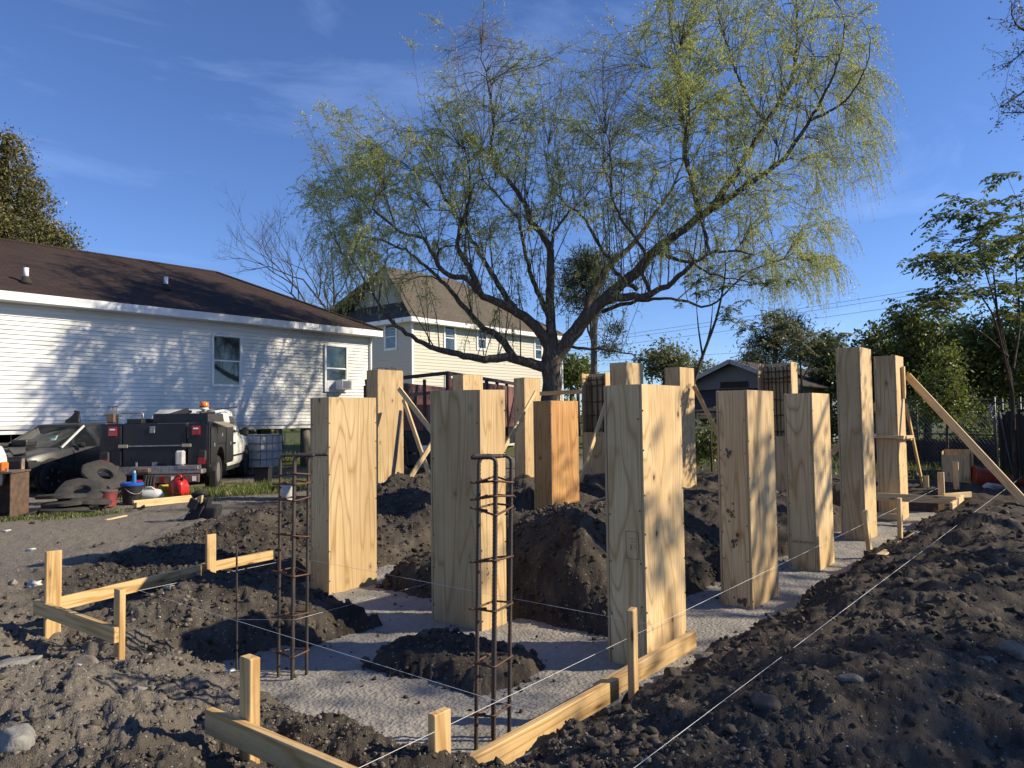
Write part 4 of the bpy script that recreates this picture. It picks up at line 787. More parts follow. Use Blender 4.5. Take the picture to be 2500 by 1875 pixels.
for k, (pts, d0, d1, r0, r1) in enumerate(LIMBS):
    L = len(pts); P = cr([at(x, y, WD+d0+(d1-d0)*(i/(L-1))**1.2) for i, (x, y) in enumerate(pts)], .16)
    P = [p+Vector((rgw.gauss(0, .018), rgw.gauss(0, .018), rgw.gauss(0, .018))) if 0 < i < len(P)-1 else p for i, p in enumerate(P)]
    if k == 0: P[0].z = G-.15
    L2 = len(P); rr = [.76*(r0*(1-i/(L2-1))**1.35+r1*(i/(L2-1))) for i in range(L2)]
    if k == 0: rr = [r0*(1.35-.35*min(1, i/5))*(1 if i < L2-6 else 1-.12*(i-L2+6)) for i in range(L2)]
    wood.tube(P, [q*(1+.05*rgw.uniform(-1, 1)) for q in rr], 14 if r0 > .12 else 9)
    for i, p in enumerate(P):
        if k: nodes.append((p, rr[i], (P[min(i+1, L2-1)]-P[max(i-1, 0)]).normalized()))
CROWN = [(768, 380), (790, 318), (880, 312), (955, 275), (1050, 195), (1078, 85), (1170, 15), (1262, 105), (1330, 130), (1400, 128), (1470, 100), (1540, 108), (1575, 20), (1590, -110), (1900, -150), (2090, -20), (2150, 90), (2165, 220), (2150, 340), (2100, 440), (2040, 560), (2070, 640), (2040, 700), (1930, 715), (1780, 690), (1640, 640), (1560, 560), (1400, 520), (1300, 560), (1180, 600), (1080, 640), (960, 700), (880, 700), (820, 640), (760, 520)]
def inside(x, y, poly):
    c = False; j = len(poly)-1
    for i in range(len(poly)):
        (xi, yi), (xj, yj) = poly[i], poly[j]
        if (yi > y) != (yj > y) and x < (xj-xi)*(y-yi)/(yj-yi)+xi: c = not c
        j = i
    return c
attr = []
for _ in range(150):
    x, y = rgw.choice(((rgw.gauss(1175, 70), rgw.gauss(170, 90)), (rgw.gauss(1500, 70), rgw.gauss(230, 80)), (rgw.gauss(840, 50), rgw.gauss(470, 120)))); attr.append((x, y, at(x, y, WD+rgw.uniform(-2, 2))))
while len(attr) < 900:
    x, y = rgw.uniform(750, 2180), rgw.uniform(-150, 720)
    if not inside(x, y, CROWN): continue
    d = rgw.uniform(-1, 1); attr.append((x, y, at(x, y, WD+d*(3.6 if 850 < x < 2050 else 2.2))))
fork = at(1345, 880, WD)
attr.sort(key=lambda a: (a[2]-fork).length)
NP = np.array([n[0] for n in nodes]); NR = np.array([n[1] for n in nodes]); NT = [n[2] for n in nodes]
tips = []
for x, y, p in attr:
    d = np.array(p)-NP; dist = np.linalg.norm(d, axis=1); cost = dist*(1+.9*np.clip(-d[:, 2]/(dist+1e-6), 0, 1)) + np.where(NR < .011, 3, 0)
    i = int(np.argmin(cost)); a = Vector(NP[i]); L = (p-a).length
    if L < .25: continue
    tg = NT[i]; ini = (tg*.55+Vector((0, 0, .7))+(p-a).normalized()*.6).normalized(); b1 = a+ini*L*.42; dn = Vector((0, 0, -1)) if x > 1880 and y > 150 else Vector((0, 0, 1)); b2 = p-((p-a).normalized()*.7+dn*.35 if dn.z > 0 else (p-a).normalized()*.6+Vector((0, 0, .25)))*L*.3
    n = max(4, int(L/.28)); P = []
    for k in range(n+1):
        t = k/n; q = a*(1-t)**3+b1*3*t*(1-t)**2+b2*3*t*t*(1-t)+p*t**3; P.append(q+Vector((rgw.gauss(0, .02), rgw.gauss(0, .02), rgw.gauss(0, .015)))*(0 < k < n))
    r0 = min(NR[i]*.62, .009+.011*L); r1 = .0045; rr = [r0+(r1-r0)*k/n for k in range(n+1)]; thin.tube(P, rr, 5 if r0 > .02 else 4, False)
    NP = np.vstack([NP, np.array(P[1:])]); NR = np.append(NR, rr[1:]); NT += [(P[min(k+1, n)]-P[k-1]).normalized() for k in range(1, n+1)]
    tips.append((x, y, P))
LN = [(n[0], n[1]) for n in nodes if .02 < n[1] < .16]
for _ in range(300):   # upright shoots off the limbs
    p, r_ = LN[rgw.randrange(len(LN))]; L = rgw.uniform(.9, 3.0); d = Vector((rgw.gauss(0, .22), rgw.gauss(0, .22), 1)).normalized(); P = [p]
    for k in range(7): d = (d+Vector((rgw.gauss(0, .07), rgw.gauss(0, .07), .03))).normalized(); P.append(P[-1]+d*L/7)
    thin.tube(P, list(np.linspace(min(.02, r_*.4, .006+.005*L), .004, 8)), 4, False); q = P[-1]-Vector((0, 0, H)); z_ = q.dot(fw); tips.append((1250+F*q.dot(rt)/z_, 937.5-F*q.dot(up)/z_, P))
# drooping whips and leaves, built as arrays
rg = np.random.default_rng(21); B = []; D = []; Ln = []; Dr = []; Lf = []
def zone(x, y):
    bare = max(0, 1-math.hypot((x-1175)/120, (y-120)/190), 1-math.hypot((x-1500)/80, (y-200)/140), 1-math.hypot((x-1000)/90, (y-260)/70), .7*(1-math.hypot((x-1350)/70, (y-200)/110)))
    lush = max(0, 1-math.hypot((x-960)/130, (y-420)/110), 1-math.hypot((x-1700)/150, (y-170)/150), 1-math.hypot((x-1150)/60, (y-370)/60), 1-math.hypot((x-880)/60, (y-560)/140), .8*(1-math.hypot((x-1900)/180, (y-620)/90)))
    return bare, lush
for x, y, P in tips:
    bare, lush = zone(x, y); right = x > 1990 and y > 100; low = y > 580; n = len(P)
    for _ in range(int(15+8*lush)):
        t = min(n-1.001, n*(.22+.80*rg.uniform()**.7)); i = int(t); p = P[i].lerp(P[i+1], t-i) if i+1 < n else P[-1]
        d = (P[min(i+1, n-1)]-P[max(i-1, 0)]).normalized(); a = Vector(rg.normal(0, .55, 3)); d = (d*.9+a+Vector((0, 0, .25 if not right else .0))).normalized()
        B.append(p); D.append(d); Ln.append(rg.uniform(.35, .95)*(1.25 if right else 1)*(1.1 if lush > .2 else 1)); Dr.append(rg.uniform(.25, .75)+(.75 if right or low else 0)+(.35*lush)-(.25*bare)); Lf.append(np.clip(rg.uniform(.25, .75)+.5*lush-1.1*bare, 0, 1))
for _ in range(240):   # long hanging curtains at the right and lower edge
    k = int(rg.integers(len(tips))); x, y, P = tips[k]
    if not (x > 1960 and y > 120) and not (x > 1850 and y > 480) and not (x < 880): continue
    for q in range(9): B.append(P[-1 - int(rg.integers(min(3, len(P))))]); D.append((Vector((rg.normal(.25 if x > 1800 else -.3, .4), rg.normal(-.25, .4), .25))).normalized()); Ln.append(rg.uniform(.8, 1.9)); Dr.append(rg.uniform(.8, 1.25)); Lf.append(rg.uniform(.5, 1))
B = np.array([tuple(v) for v in B]); D = np.array([tuple(v) for v in D]); Ln = np.array(Ln); Dr = np.array(Dr); Lf = np.array(Lf); NTW = len(B); KP = 5
s = np.linspace(0, 1, KP)[None, :, None]; C = B[:, None]+D[:, None]*(Ln[:, None, None]*(s-.28*s*s*Dr[:, None, None])) + np.array([0, 0, -1])*(Ln*Dr*.75)[:, None, None]*s*s + rg.normal(0, .008, (NTW, KP, 3))
def ribbons3(C, r):
    "three-sided thin stems from centre lines C (n,k,3)"
    n, k, _ = C.shape; T = np.gradient(C, axis=1); T /= np.linalg.norm(T, axis=2, keepdims=True)+1e-9; ref = np.where(np.abs(T[..., 2:3]) > .9, np.array([1., 0, 0]), np.array([0, 0, 1.])); U = np.cross(T, ref); U /= np.linalg.norm(U, axis=2, keepdims=True)+1e-9; W = np.cross(T, U)
    ring = np.stack([C+(U*math.cos(a)+W*math.sin(a))*r[..., None] for a in (0, 2.094, 4.189)], 2); V = ring.reshape(-1, 3); idx = np.arange(n*k*3).reshape(n, k, 3); q = []
    for j in range(3):
        j2 = (j+1) % 3; q.append(np.stack([idx[:, :-1, j], idx[:, :-1, j2], idx[:, 1:, j2], idx[:, 1:, j]], -1).reshape(-1, 4))
    return V, np.concatenate(q)
def leafquads(P, A, S, L, Wd):
    "diamond leaves: base P, axis A, side S"
    V = np.stack([P, P+A*(L*.45)[:, None]+S*(Wd/2)[:, None], P+A*L[:, None], P+A*(L*.45)[:, None]-S*(Wd/2)[:, None]], 1).reshape(-1, 3); return V, np.arange(len(V)).reshape(-1, 4)
V1, F1 = ribbons3(C, np.linspace(.0042, .0018, KP)[None, :].repeat(NTW, 0))
wt = thing('willow_tree', 'large spreading willow with thin pale green drooping leaves and a dark ridged trunk', 'tree', (fork.x, fork.y, G))
def rel(V, o): return V-np.array(tuple(o.location))
def wood_mesh(mb, name, mat, parent, smooth=True):
    mb.v = [tuple(Vector(p)-parent.location) for p in mb.v]; return mb.build(name, mat, parent, smooth)
wood_mesh(wood, 'trunk', M_BARK, wt); tag(wood_mesh(thin, 'branches', M_BARK, wt), kind='stuff'); tag(link('twigs', npmesh('twigs', rel(V1, wt), F1, M_TWIG), wt), kind='stuff')
nl = rg.poisson(Lf*Ln*50); ti = np.repeat(np.arange(NTW), nl); M_ = len(ti); ss = rg.uniform(.12, 1, M_)*(KP-1); i0 = np.minimum(ss.astype(int), KP-2); fr_ = (ss-i0)[:, None]; LP = C[ti, i0]*(1-fr_)+C[ti, i0+1]*fr_; ax = C[ti, i0+1]-C[ti, i0]; ax /= np.linalg.norm(ax, axis=1, keepdims=True)
ax = ax*.6+rg.normal(0, .55, (M_, 3))+np.array([0, 0, -.25]); ax /= np.linalg.norm(ax, axis=1, keepdims=True); sd = np.cross(ax, rg.normal(0, 1, (M_, 3))); sd /= np.linalg.norm(sd, axis=1, keepdims=True)+1e-9
V2, F2 = leafquads(LP, ax, sd, rg.uniform(.045, .10, M_), rg.uniform(.013, .023, M_)); M_WL = leafmat('willow_leaf', (.29, .35, .12), (.45, .49, .18), .52, (.60, .58, .26))
tag(link('leaves', npmesh('leaves', rel(V2, wt), F2, M_WL), wt), kind='stuff')
print('willow twigs', NTW, 'leaves', M_)
# ------------------------------------------------------------------ other trees
M_BARKG = bark_mat('grey_bark', (.07, .058, .046), (.19, .165, .135)); M_BARKB = bark_mat('brown_bark', (.05, .038, .03), (.13, .10, .075))
def rsph(n, rg): v = rg.normal(0, 1, (n, 3)); return v/np.linalg.norm(v, axis=1, keepdims=True)
def leaves_at(P, size, rg, asp=.5, up=.3):
    n = len(P); A = rsph(n, rg)+np.array([0, 0, up-.3]); A /= np.linalg.norm(A, axis=1, keepdims=True); Sd = np.cross(A, rsph(n, rg)); Sd /= np.linalg.norm(Sd, axis=1, keepdims=True)+1e-9; L = size*rg.uniform(.6, 1.3, n); return leafquads(P, A, Sd, L, L*asp)
def crown_pts(blobs, n, rg, clump=.35, per=28, shell=.55):
    "leaf positions: sprays gathered in clumps through ellipsoids (centre, radii)"
    vol = np.array([np.prod(b[1])**.75 for b in blobs]); k = rg.choice(len(blobs), size=max(1, n//per), p=vol/vol.sum()); C = np.array([b[0] for b in blobs])[k]; Rr = np.array([b[1] for b in blobs])[k]
    q = rsph(len(k), rg)*(shell+(1-shell)*rg.uniform(0, 1, (len(k), 1)))*(1+.12*rg.normal(0, 1, (len(k), 1))); cc = C+q*Rr; P = np.repeat(cc, per, 0); cs = np.repeat(clump*rg.uniform(.5, 1.4, len(k)), per)[:, None]
    return P+rg.normal(0, .55, P.shape)*cs*np.array([1, 1, .7]), cc
def limbs(mb, base, trunk_top, ends, r0, rg, n=8, sag=0.0):
    base, trunk_top = Vector(base), Vector(trunk_top); mid = base.lerp(trunk_top, .5)+Vector(rg.normal(0, .06*(trunk_top-base).length*.3, 3)); tp = cr([base, mid, trunk_top], max(.25, (trunk_top-base).length/10)); mb.tube(tp, list(np.linspace(r0, r0*.6, len(tp))), n)
    for e in ends:
        e = Vector(e); i = int(rg.integers(len(tp)//2, len(tp))); a = tp[i]; L = (e-a).length; b1 = a+Vector((0, 0, 1))*L*.35+(e-a)*.15; P = [a*(1-t)**2+b1*2*t*(1-t)+e*t*t+Vector(rg.normal(0, .02*L, 3))*(0 < t < 1) for t in np.linspace(0, 1, 6)]; mb.tube(P, list(np.linspace(min(r0*.5, .02*L+.015), .012, 6)), 6, False)
def leafy(name, label, base, top, blobs, n, size, mat, bark, r0, seed, asp=.5, clump=.35, per=28, nl=24, shell=.55, group=None, cat='tree'):
    rg = np.random.default_rng(seed); t = thing(name, label, cat, tuple(base), 0, group); P, cc = crown_pts(blobs, n, rg, clump, per, shell); V, Fq = leaves_at(P, size, rg, asp); mb = MB(); limbs(mb, base, top, [cc[int(i)] for i in rg.integers(0, len(cc), nl)], r0, rg)
    wood_mesh(mb, 'trunk', bark, t); tag(link('crown', npmesh('crown', rel(V, t), Fq, mat), t), kind='stuff'); return t
def ball(px, py, d, rx, rz, ry=None): p = at(px, py, d); return (tuple(p), (rx*d/F, (ry or rx)*d/F, rz*d/F))
def gb_(px, d): p = at(px, 1000, d); return Vector((p.x, p.y, G))
M_LDK = leafmat('dark_leaf', (.055, .08, .028), (.12, .15, .048), .38, (.20, .22, .075)); M_LMID = leafmat('mid_leaf', (.07, .105, .03), (.15, .19, .055), .45, (.24, .26, .085)); M_LOL = leafmat('olive_leaf', (.085, .082, .028), (.16, .15, .05), .3, (.24, .20, .07)); M_LPAL = leafmat('pale_leaf', (.11, .125, .06), (.18, .19, .09), .35, (.24, .22, .12)); M_LBR = leafmat('bright_leaf', (.09, .125, .03), (.17, .20, .05), .45, (.25, .25, .08)); M_NEED = leafmat('pine_needle', (.035, .05, .018), (.075, .09, .032), .2, (.12, .12, .045))
# evergreen behind the white house, far left
d = 46; bl = [ball(10, 580, d, 150, 80), ball(15, 480, d, 95, 80), ball(25, 400, d, 55, 60), ball(32, 345, d, 24, 45), ball(100, 590, d, 80, 60), ball(-90, 560, d, 120, 90), ball(-30, 430, d, 60, 70), ball(150, 600, d, 40, 35), ball(80, 500, d, 50, 50)]
leafy('evergreen_tree', 'tall olive green evergreen rising behind the left end of the white roof', gb_(10, d), at(14, 340, d), bl, 42000, .21, M_LOL, M_BARKB, .35, 31, .4, .55, 26, 30, .5)
# pine behind the willow
d = 44; bl = [ball(1415, 665, d, 48, 42), ball(1455, 690, d, 45, 45), ball(1395, 720, d, 35, 35), ball(1470, 640, d, 40, 26), ball(1440, 745, d, 60, 22), ball(1430, 625, d, 40, 20), ball(1480, 850, d, 45, 16), ball(1500, 800, d, 30, 14)]
leafy('pine_tree', 'round topped pine with a bare straight trunk behind the willow', gb_(1453, d), at(1458, 680, d), bl, 9000, .36, M_NEED, M_BARKG, .24, 32, .13, .6, 30, 18, .3)
# trees on the skyline to the right
for px, py, d, rr, mat, lab, sd, nn in ((1395, 905, 50, 48, M_LMID, 'small green tree on the skyline just right of the willow trunk', 33, 4200), (1620, 880, 52, 62, M_LPAL, 'pale grey green tree on the skyline behind the largest form', 34, 3200), (1700, 905, 60, 55, M_LPAL, 'faint pale tree left of the grey gabled house', 36, 1600)):
    leafy('skyline_tree', lab, gb_(px, d), at(px, py-20, d), [ball(px, py, d, rr, rr*.8), ball(px-rr*.5, py+20, d, rr*.6, rr*.5), ball(px+rr*.5, py+15, d, rr*.6, rr*.6)], nn, .30, mat, M_BARKG, .16, sd, .4, .7, 22, 26, .3, 'trees on the skyline')
d = 42; leafy('pine_tree', 'dark pine on the skyline right of the grey gabled house', gb_(1895, d), at(1900, 800, d), [ball(1880, 835, d, 55, 30), ball(1920, 800, d, 55, 30), ball(1855, 880, d, 50, 28), ball(1950, 850, d, 45, 40), ball(1900, 775, d, 30, 16)], 7000, .34, M_NEED, M_BARKB, .2, 37, .15, .6, 30, 16, .3)
d = 38; leafy('skyline_tree', 'dark leafy tree just left of the tall narrow form', gb_(2025, d), at(2025, 850, d), [ball(2020, 880, d, 50, 50), ball(2045, 920, d, 60, 60), ball(2010, 840, d, 26, 34)], 6000, .24, M_LDK, M_BARKB, .14, 38, .45, .5, 26, 16, .4, 'trees on the skyline')
# dense trees behind the chain-link fence
for px, d, blobs, mat, lab, sd, nn, sz in (
    (2150, 33, [(2150, 850, 70, 60), (2110, 900, 60, 60), (2180, 930, 90, 80), (2120, 980, 70, 60)], M_LDK, 'dense dark tree behind the fence, left one, above the braced tall form', 41, 12000, .20),
    (2260, 30, [(2230, 800, 60, 60), (2280, 850, 80, 80), (2240, 900, 90, 80), (2200, 780, 30, 40), (2300, 940, 80, 70)], M_LDK, 'tallest dense dark tree in the middle of those behind the fence', 42, 15000, .18),
    (2400, 29, [(2390, 830, 70, 70), (2440, 870, 80, 80), (2370, 900, 80, 80), (2480, 830, 60, 80), (2420, 960, 90, 50)], M_LMID, 'dense green tree behind the fence at the right edge', 43, 15000, .18),
    (2560, 27, [(2540, 800, 80, 120), (2600, 760, 120, 160), (2540, 930, 100, 100), (2660, 900, 140, 150)], M_LDK, 'dark tree mass running out of the right edge behind the fence', 44, 12000, .20)):
    leafy('hedge_tree', lab, gb_(px, d), at(px, blobs[0][1], d), [ball(a, b, d+(i % 3-1)*1.2, c, e) for i, (a, b, c, e) in enumerate(blobs)], nn, sz, mat, M_BARKB, .16, sd, .5, .45, 26, 18, .35, 'dense trees behind the fence')
d = 21; leafy('young_tree', 'slender bright green young tree standing just behind the chain-link fence', gb_(2306, d), at(2308, 880, d), [ball(2305, 930, d, 55, 55), ball(2310, 870, d, 28, 40), ball(2290, 980, d, 60, 40), ball(2345, 990, d, 40, 40)], 5200, .11, M_LBR, M_BARKG, .045, 45, .45, .35, 20, 26, .2)
d = 24; leafy('shrub', 'dark bushy shrub low behind the chain-link fence', gb_(2420, d), at(2420, 1040, d), [ball(2420, 1060, d, 90, 60), ball(2340, 1080, d, 60, 45), ball(2480, 1040, d, 70, 60)], 5200, .12, M_LMID, M_BARKB, .05, 46, .5, .35, 24, 12, .4, None, 'shrub')
leafy('shrub', 'dark low bushes far behind the braced tall form', gb_(2080, 32), at(2080, 1020, 32), [ball(2060, 1030, 32, 90, 50), ball(2180, 1030, 30, 90, 60)], 5000, .18, M_LDK, M_BARKB, .05, 47, .5, .35, 24, 12, .4, None, 'shrub')
leafy('shrub', 'small green bush growing under the raised white house', (13.9, YW+2.6, G), (13.9, YW+2.6, G+.7), [((13.9, YW+2.6, G+.75), (.75, .6, .62)), ((14.6, YW+2.9, G+.5), (.6, .5, .45))], 2600, .10, M_LBR, M_BARKB, .03, 48, .4, .2, 22, 10, .2, None, 'shrub')
leafy('shrub', 'low green weeds and bush behind the stained orange form', gb_(1735, 17.5), at(1735, 1060, 17.5), [ball(1740, 1085, 18, 50, 45), ball(1690, 1100, 18, 40, 40)], 2600, .10, M_LMID, M_BARKB, .03, 49, .45, .3, 22, 10, .2, None, 'shrub')
# bare trees behind the white house
def bare_tree(label, base, height, spread, seed, r0=.13, levels=5, mat=None, lean=(0, 0)):
    rg = random.Random(seed); mb = MB(); tw = MB(); t = thing('bare_tree', label, 'tree', tuple(base), 0, 'bare trees behind the white house')
    def grow(p, d, L, r, lv):
        n = 4; P = [p]; dd = d.copy()
        for k in range(n): dd = (dd+Vector((rg.gauss(0, .13), rg.gauss(0, .13), rg.gauss(.05, .08)))).normalized(); P.append(P[-1]+dd*L/n)
        (mb if lv > 2 else tw).tube(P, list(np.linspace(r, r*.62, n+1)), 7 if lv > 2 else 3, False)
        if lv == 0: return
        for k in range(rg.choice((2, 3, 3)) if lv > 1 else 4):
            a = P[rg.randint(2, n)] if k else P[-1]; ax = Vector((rg.gauss(0, 1), rg.gauss(0, 1), rg.gauss(.1, .5))).normalized(); grow(a, (dd*.75+ax*spread).normalized(), L*rg.uniform(.58, .82), r*.58, lv-1)
    grow(Vector((0, 0, -.1)), Vector((lean[0], lean[1], 1)).normalized(), height*.34, r0, levels)
    mb.build('trunk', mat or M_BARKG, t, True); tag(tw.build('twigs', mat or M_BARKG, t), kind='stuff'); return t
bare_tree('bare forked tree behind the white roof, left of the beige house', gb_(812, 36), 11.6, .52, 3, .18, 7)
bare_tree('smaller bare tree further left behind the white roof', gb_(690, 40), 10.2, .54, 8, .11, 7)
bare_tree('thin bare tree just over the ridge of the white roof', gb_(600, 44), 10.2, .5, 9, .08, 6)
bare_tree('thin bare tree between the white roof and the beige house', gb_(862, 42), 12.0, .6, 14, .13, 6)
# compound-leaved saplings
def fronds(tips, rg, nf=(7, 11), fl=.42, leaf=.10, pairs=6):
    Vs = []; Fs = []; Cs = []
    for t, sc in tips:
        n = int(rg.integers(*nf)); a = rg.uniform(0, 6.28, n); el = rg.uniform(-.1, .9, n); D = np.column_stack([np.cos(a)*np.cos(el), np.sin(a)*np.cos(el), np.sin(el)]); L = fl*sc*rg.uniform(.7, 1.2, n); s = np.linspace(0, 1, 5)[None, :, None]
        C = np.array(t)[None, None]+D[:, None]*(L[:, None, None]*s)+np.array([0, 0, -1])*(L*.55)[:, None, None]*s*s; Cs.append(C)
        for side in (-1, 1):
            for k in np.linspace(.25, 1, pairs):
                f = k*4; i = min(int(f), 3); P = C[:, i]*(1-(f-i))+C[:, i+1]*(f-i); T = C[:, i+1]-C[:, i]; T /= np.linalg.norm(T, axis=1, keepdims=True); Sd = np.cross(T, [0, 0, 1.]); Sd /= np.linalg.norm(Sd, axis=1, keepdims=True)+1e-9
                A = Sd*side*.8+T*.5+rg.normal(0, .2, P.shape)+np.array([0, 0, -.25]); A /= np.linalg.norm(A, axis=1, keepdims=True); Q = np.cross(A, T+rg.normal(0, .3, P.shape)); Q = np.cross(Q, A); Q /= np.linalg.norm(Q, axis=1, keepdims=True)+1e-9; l = leaf*sc*rg.uniform(.7, 1.2, n); V, Fq = leafquads(P, A, Q, l, l*.42); Fs.append(Fq+sum(len(v) for v in Vs)); Vs.append(V)
    V3, F3 = ribbons3(np.concatenate(Cs), np.full((sum(len(c) for c in Cs), 5), .004)); return np.concatenate(Vs), np.concatenate(Fs), V3, F3
def sapling(label, stems, tips, seed, mat, r0=.05, fl=.42, leaf=.10, extra=2, name='chinaberry_tree', spread=.35, group=None):
    "stems: list of polylines of (px, py, depth); tips: list of (px, py, depth, scale)"
    rg = np.random.default_rng(seed); b = stems[0][0]; base = gb_(b[0], b[2]); t = thing(name, label, 'tree', tuple(base), 0, group); mb = MB(); tp = []; ends = []
    for k, st in enumerate(stems):
        P = cr([at(*p) for p in st], .3)
        if k == 0: P[0] = base-Vector((0, 0, .1))
        rr = r0 if k == 0 else r0*.55; mb.tube(P, list(np.linspace(rr, rr*.3, len(P))), 7, False); ends += P[len(P)//3:]
    for px, py, d, s in tips:
        p = at(px, py, d); e = min(ends, key=lambda q: (q-p).length+max(0, q.z-p.z)*1.5); mb.tube(cr([e, e.lerp(p, .5)+Vector((0, 0, -.08*(p-e).length)), p], .25), .010, 4, False)
        for _ in range(extra): q = p+Vector(rg.normal(0, spread*s, 3)); tp.append((tuple(q), s)); mb.tube([e.lerp(p, .7), q], .005, 3, False)
        tp.append((tuple(p), s))
    wood_mesh(mb, 'trunk', M_BARKB, t); V, Fq, V3, F3 = fronds(tp, rg, fl=fl, leaf=leaf); tag(link('leaves', npmesh('leaves', rel(V, t), Fq, mat), t), kind='stuff'); tag(link('leaf_stalks', npmesh('leaf_stalks', rel(V3, t), F3, M_TWIG), t), kind='stuff'); return t
d = 15.0
sapling('airy tree with clusters of drooping leaflets rising over the right edge', [[(2475, 1100, d), (2470, 950, d), (2440, 800, d), (2425, 660, d-.3)], [(2470, 930, d), (2440, 780, d+.4), (2400, 640, d+.6), (2385, 560, d+.6)], [(2472, 960, d), (2420, 760, d-.6), (2345, 680, d-.9), (2318, 650, d-1)], [(2474, 900, d), (2490, 780, d+.5), (2480, 640, d+.6), (2500, 560, d+.6)], [(2460, 870, d), (2420, 830, d-.6), (2380, 800, d-.8)]],
    [(2290, 640, d-1.0, 1), (2330, 655, d-.9, 1), (2300, 625, d-1.1, .9), (2370, 650, d-.6, 1), (2355, 520, d+.3, .9), (2400, 500, d+.5, 1), (2375, 560, d+.6, 1), (2420, 560, d, 1), (2460, 540, d+.3, 1), (2490, 490, d+.5, 1), (2445, 600, d-.4, 1), (2480, 620, d+.4, 1), (2390, 600, d-.3, .9), (2420, 700, d-.4, .9), (2470, 700, d+.2, .9), (2500, 640, d+.5, 1), (2290, 740, d-.7, 1), (2275, 720, d-.7, .8), (2310, 720, d-.9, .9), (2380, 720, d, .8), (2440, 760, d+.3, .8), (2530, 560, d+.6, 1), (2540, 680, d+.6, 1), (2410, 610, d+.4, .9), (2365, 585, d+.2, .8), (2320, 700, d-1, .8)], 51, M_LMID, .05, .56, .14, 1, spread=.28)
d = 18.5
sapling('thin leaning sapling with a few leaf clusters under the right willow limbs', [[(1682, 1000, d), (1695, 930, d), (1722, 850, d), (1748, 780, d), (1768, 690, d), (1772, 640, d)], [(1715, 868, d), (1705, 800, d+.2), (1700, 740, d+.2)], [(1722, 850, d), (1735, 800, d), (1740, 740, d-.2)]], [(1700, 690, d, .8), (1730, 680, d-.2, .8), (1760, 700, d, .8), (1850, 690, d, .7), (1890, 685, d-.2, .7), (1765, 770, d, .8), (1785, 780, d, .7), (1710, 720, d, .7)], 52, M_LMID, .05, .38, .10, 2)
d = 30
sapling('feathery sapling whose tufts rise behind the open right form', [[(1960, 1000, d), (1955, 900, d), (1950, 830, d)], [(1955, 920, d), (1900, 880, d), (1880, 790, d)], [(1957, 930, d), (1990, 860, d), (1985, 820, d)]], [(1870, 785, d, 1), (1825, 805, d, .9), (1840, 850, d, .9), (1900, 830, d, 1), (1950, 815, d, 1), (1985, 815, d, .9), (2050, 820, d, .9), (2030, 850, d, 1), (1930, 860, d, 1), (1960, 880, d, 1), (1900, 880, d, 1)], 53, M_LPAL, .06, .6, .15, 2)
# bare limbs of a tree outside the right edge
def px_branch(mb, pts, r0, r1): P = cr([at(*p) for p in pts], .2); mb.tube(P, list(np.linspace(r0, r1, len(P))), 5, False); return P
ot = thing('overhanging_tree', 'bare twiggy limbs of a tree reaching in at the upper right corner', 'tree', tuple(gb_(2900, 13))); mb = MB(); rgo = random.Random(4); P0 = cr([gb_(2900, 13)-Vector((0, 0, .1)), at(2890, 700, 13), at(2860, 300, 13), at(2840, -100, 13)], .4); mb.tube(P0, list(np.linspace(.2, .06, len(P0))), 9); fine = MB()
LP_ = []
for a in ([(2862, 330, 13), (2700, 240, 12.6), (2560, 200, 12.4), (2440, 262, 12.3)], [(2700, 240, 12.6), (2580, 120, 12.4), (2480, 60, 12.3), (2470, 10, 12.3)], [(2860, 300, 13), (2700, 120, 13), (2560, 90, 13), (2445, 170, 13)], [(2870, 400, 13), (2680, 330, 12.5), (2540, 280, 12.2), (2450, 275, 12.1)]):
    P = px_branch(mb, a, .05, .007)
    for k in range(70):
        p = P[rgo.randint(len(P)//3, len(P)-1)]; d_ = Vector((rgo.gauss(0, 1), rgo.gauss(0, 1), rgo.gauss(.1, 1))).normalized(); q = p+d_*rgo.uniform(.15, .5); fine.tube([p, p.lerp(q, .5)+Vector((0, 0, .03)), q], .0035, 3, False); LP_.append(tuple(q)); LP_.append(tuple(p.lerp(q, .6)))
wood_mesh(mb, 'trunk', M_BARKB, ot); tag(wood_mesh(fine, 'twigs', M_BARKB, ot), kind='stuff'); LPn = np.array(LP_); LPn = np.repeat(LPn, 4, 0)+np.random.default_rng(2).normal(0, .05, (len(LPn)*4, 3)); V, Fq = leaves_at(LPn, .05, np.random.default_rng(3), .5); tag(link('leaf_buds', npmesh('leaf_buds', rel(V, ot), Fq, M_LOL), ot), kind='stuff')
# shade trees beside and behind the viewpoint (outside the frame, their shade falls into it)
def shade_tree(label, p, top, blobs, n, seed, sz=.16): leafy('shade_tree', label, Vector((p[0], p[1], G)), Vector((p[0], p[1], top)), blobs, n, sz, M_LMID, M_BARKB, .2, seed, .5, .5, 24, 20, .25, 'trees outside the right edge')
def sh(P, t, r): c = Vector(P)+SDIR*t; return (tuple(c), (r, r, r*.8))
shade_tree('broad leafy tree outside the right edge that shades the right spoil', (8.0, -9.6), 6.0, [sh((3.0, .1, .4), 12.5, 1.25), sh((2.2, -.9, .4), 12, 1.5), sh((4.3, -.2, .4), 12, 1.1), sh((2.2, .9, .4), 12.8, .6), sh((6.0, -.4, .4), 12.5, 1.2), sh((4.6, .9, .4), 13, .7)], 4400, 61)
shade_tree('thin crowned tree outside the right edge that dapples the row of forms', (14.2, -8.2), 6.2, [sh((6.9, 2.5, 1.0), 13, 1.2), sh((8.8, 2.6, 1.2), 13, 1.2), sh((4.9, 2.5, .9), 13.5, 1.0), sh((11.2, 2.7, 1.0), 13, 1.1), sh((8.4, 5.8, .9), 15, .8)], 1500, 62)
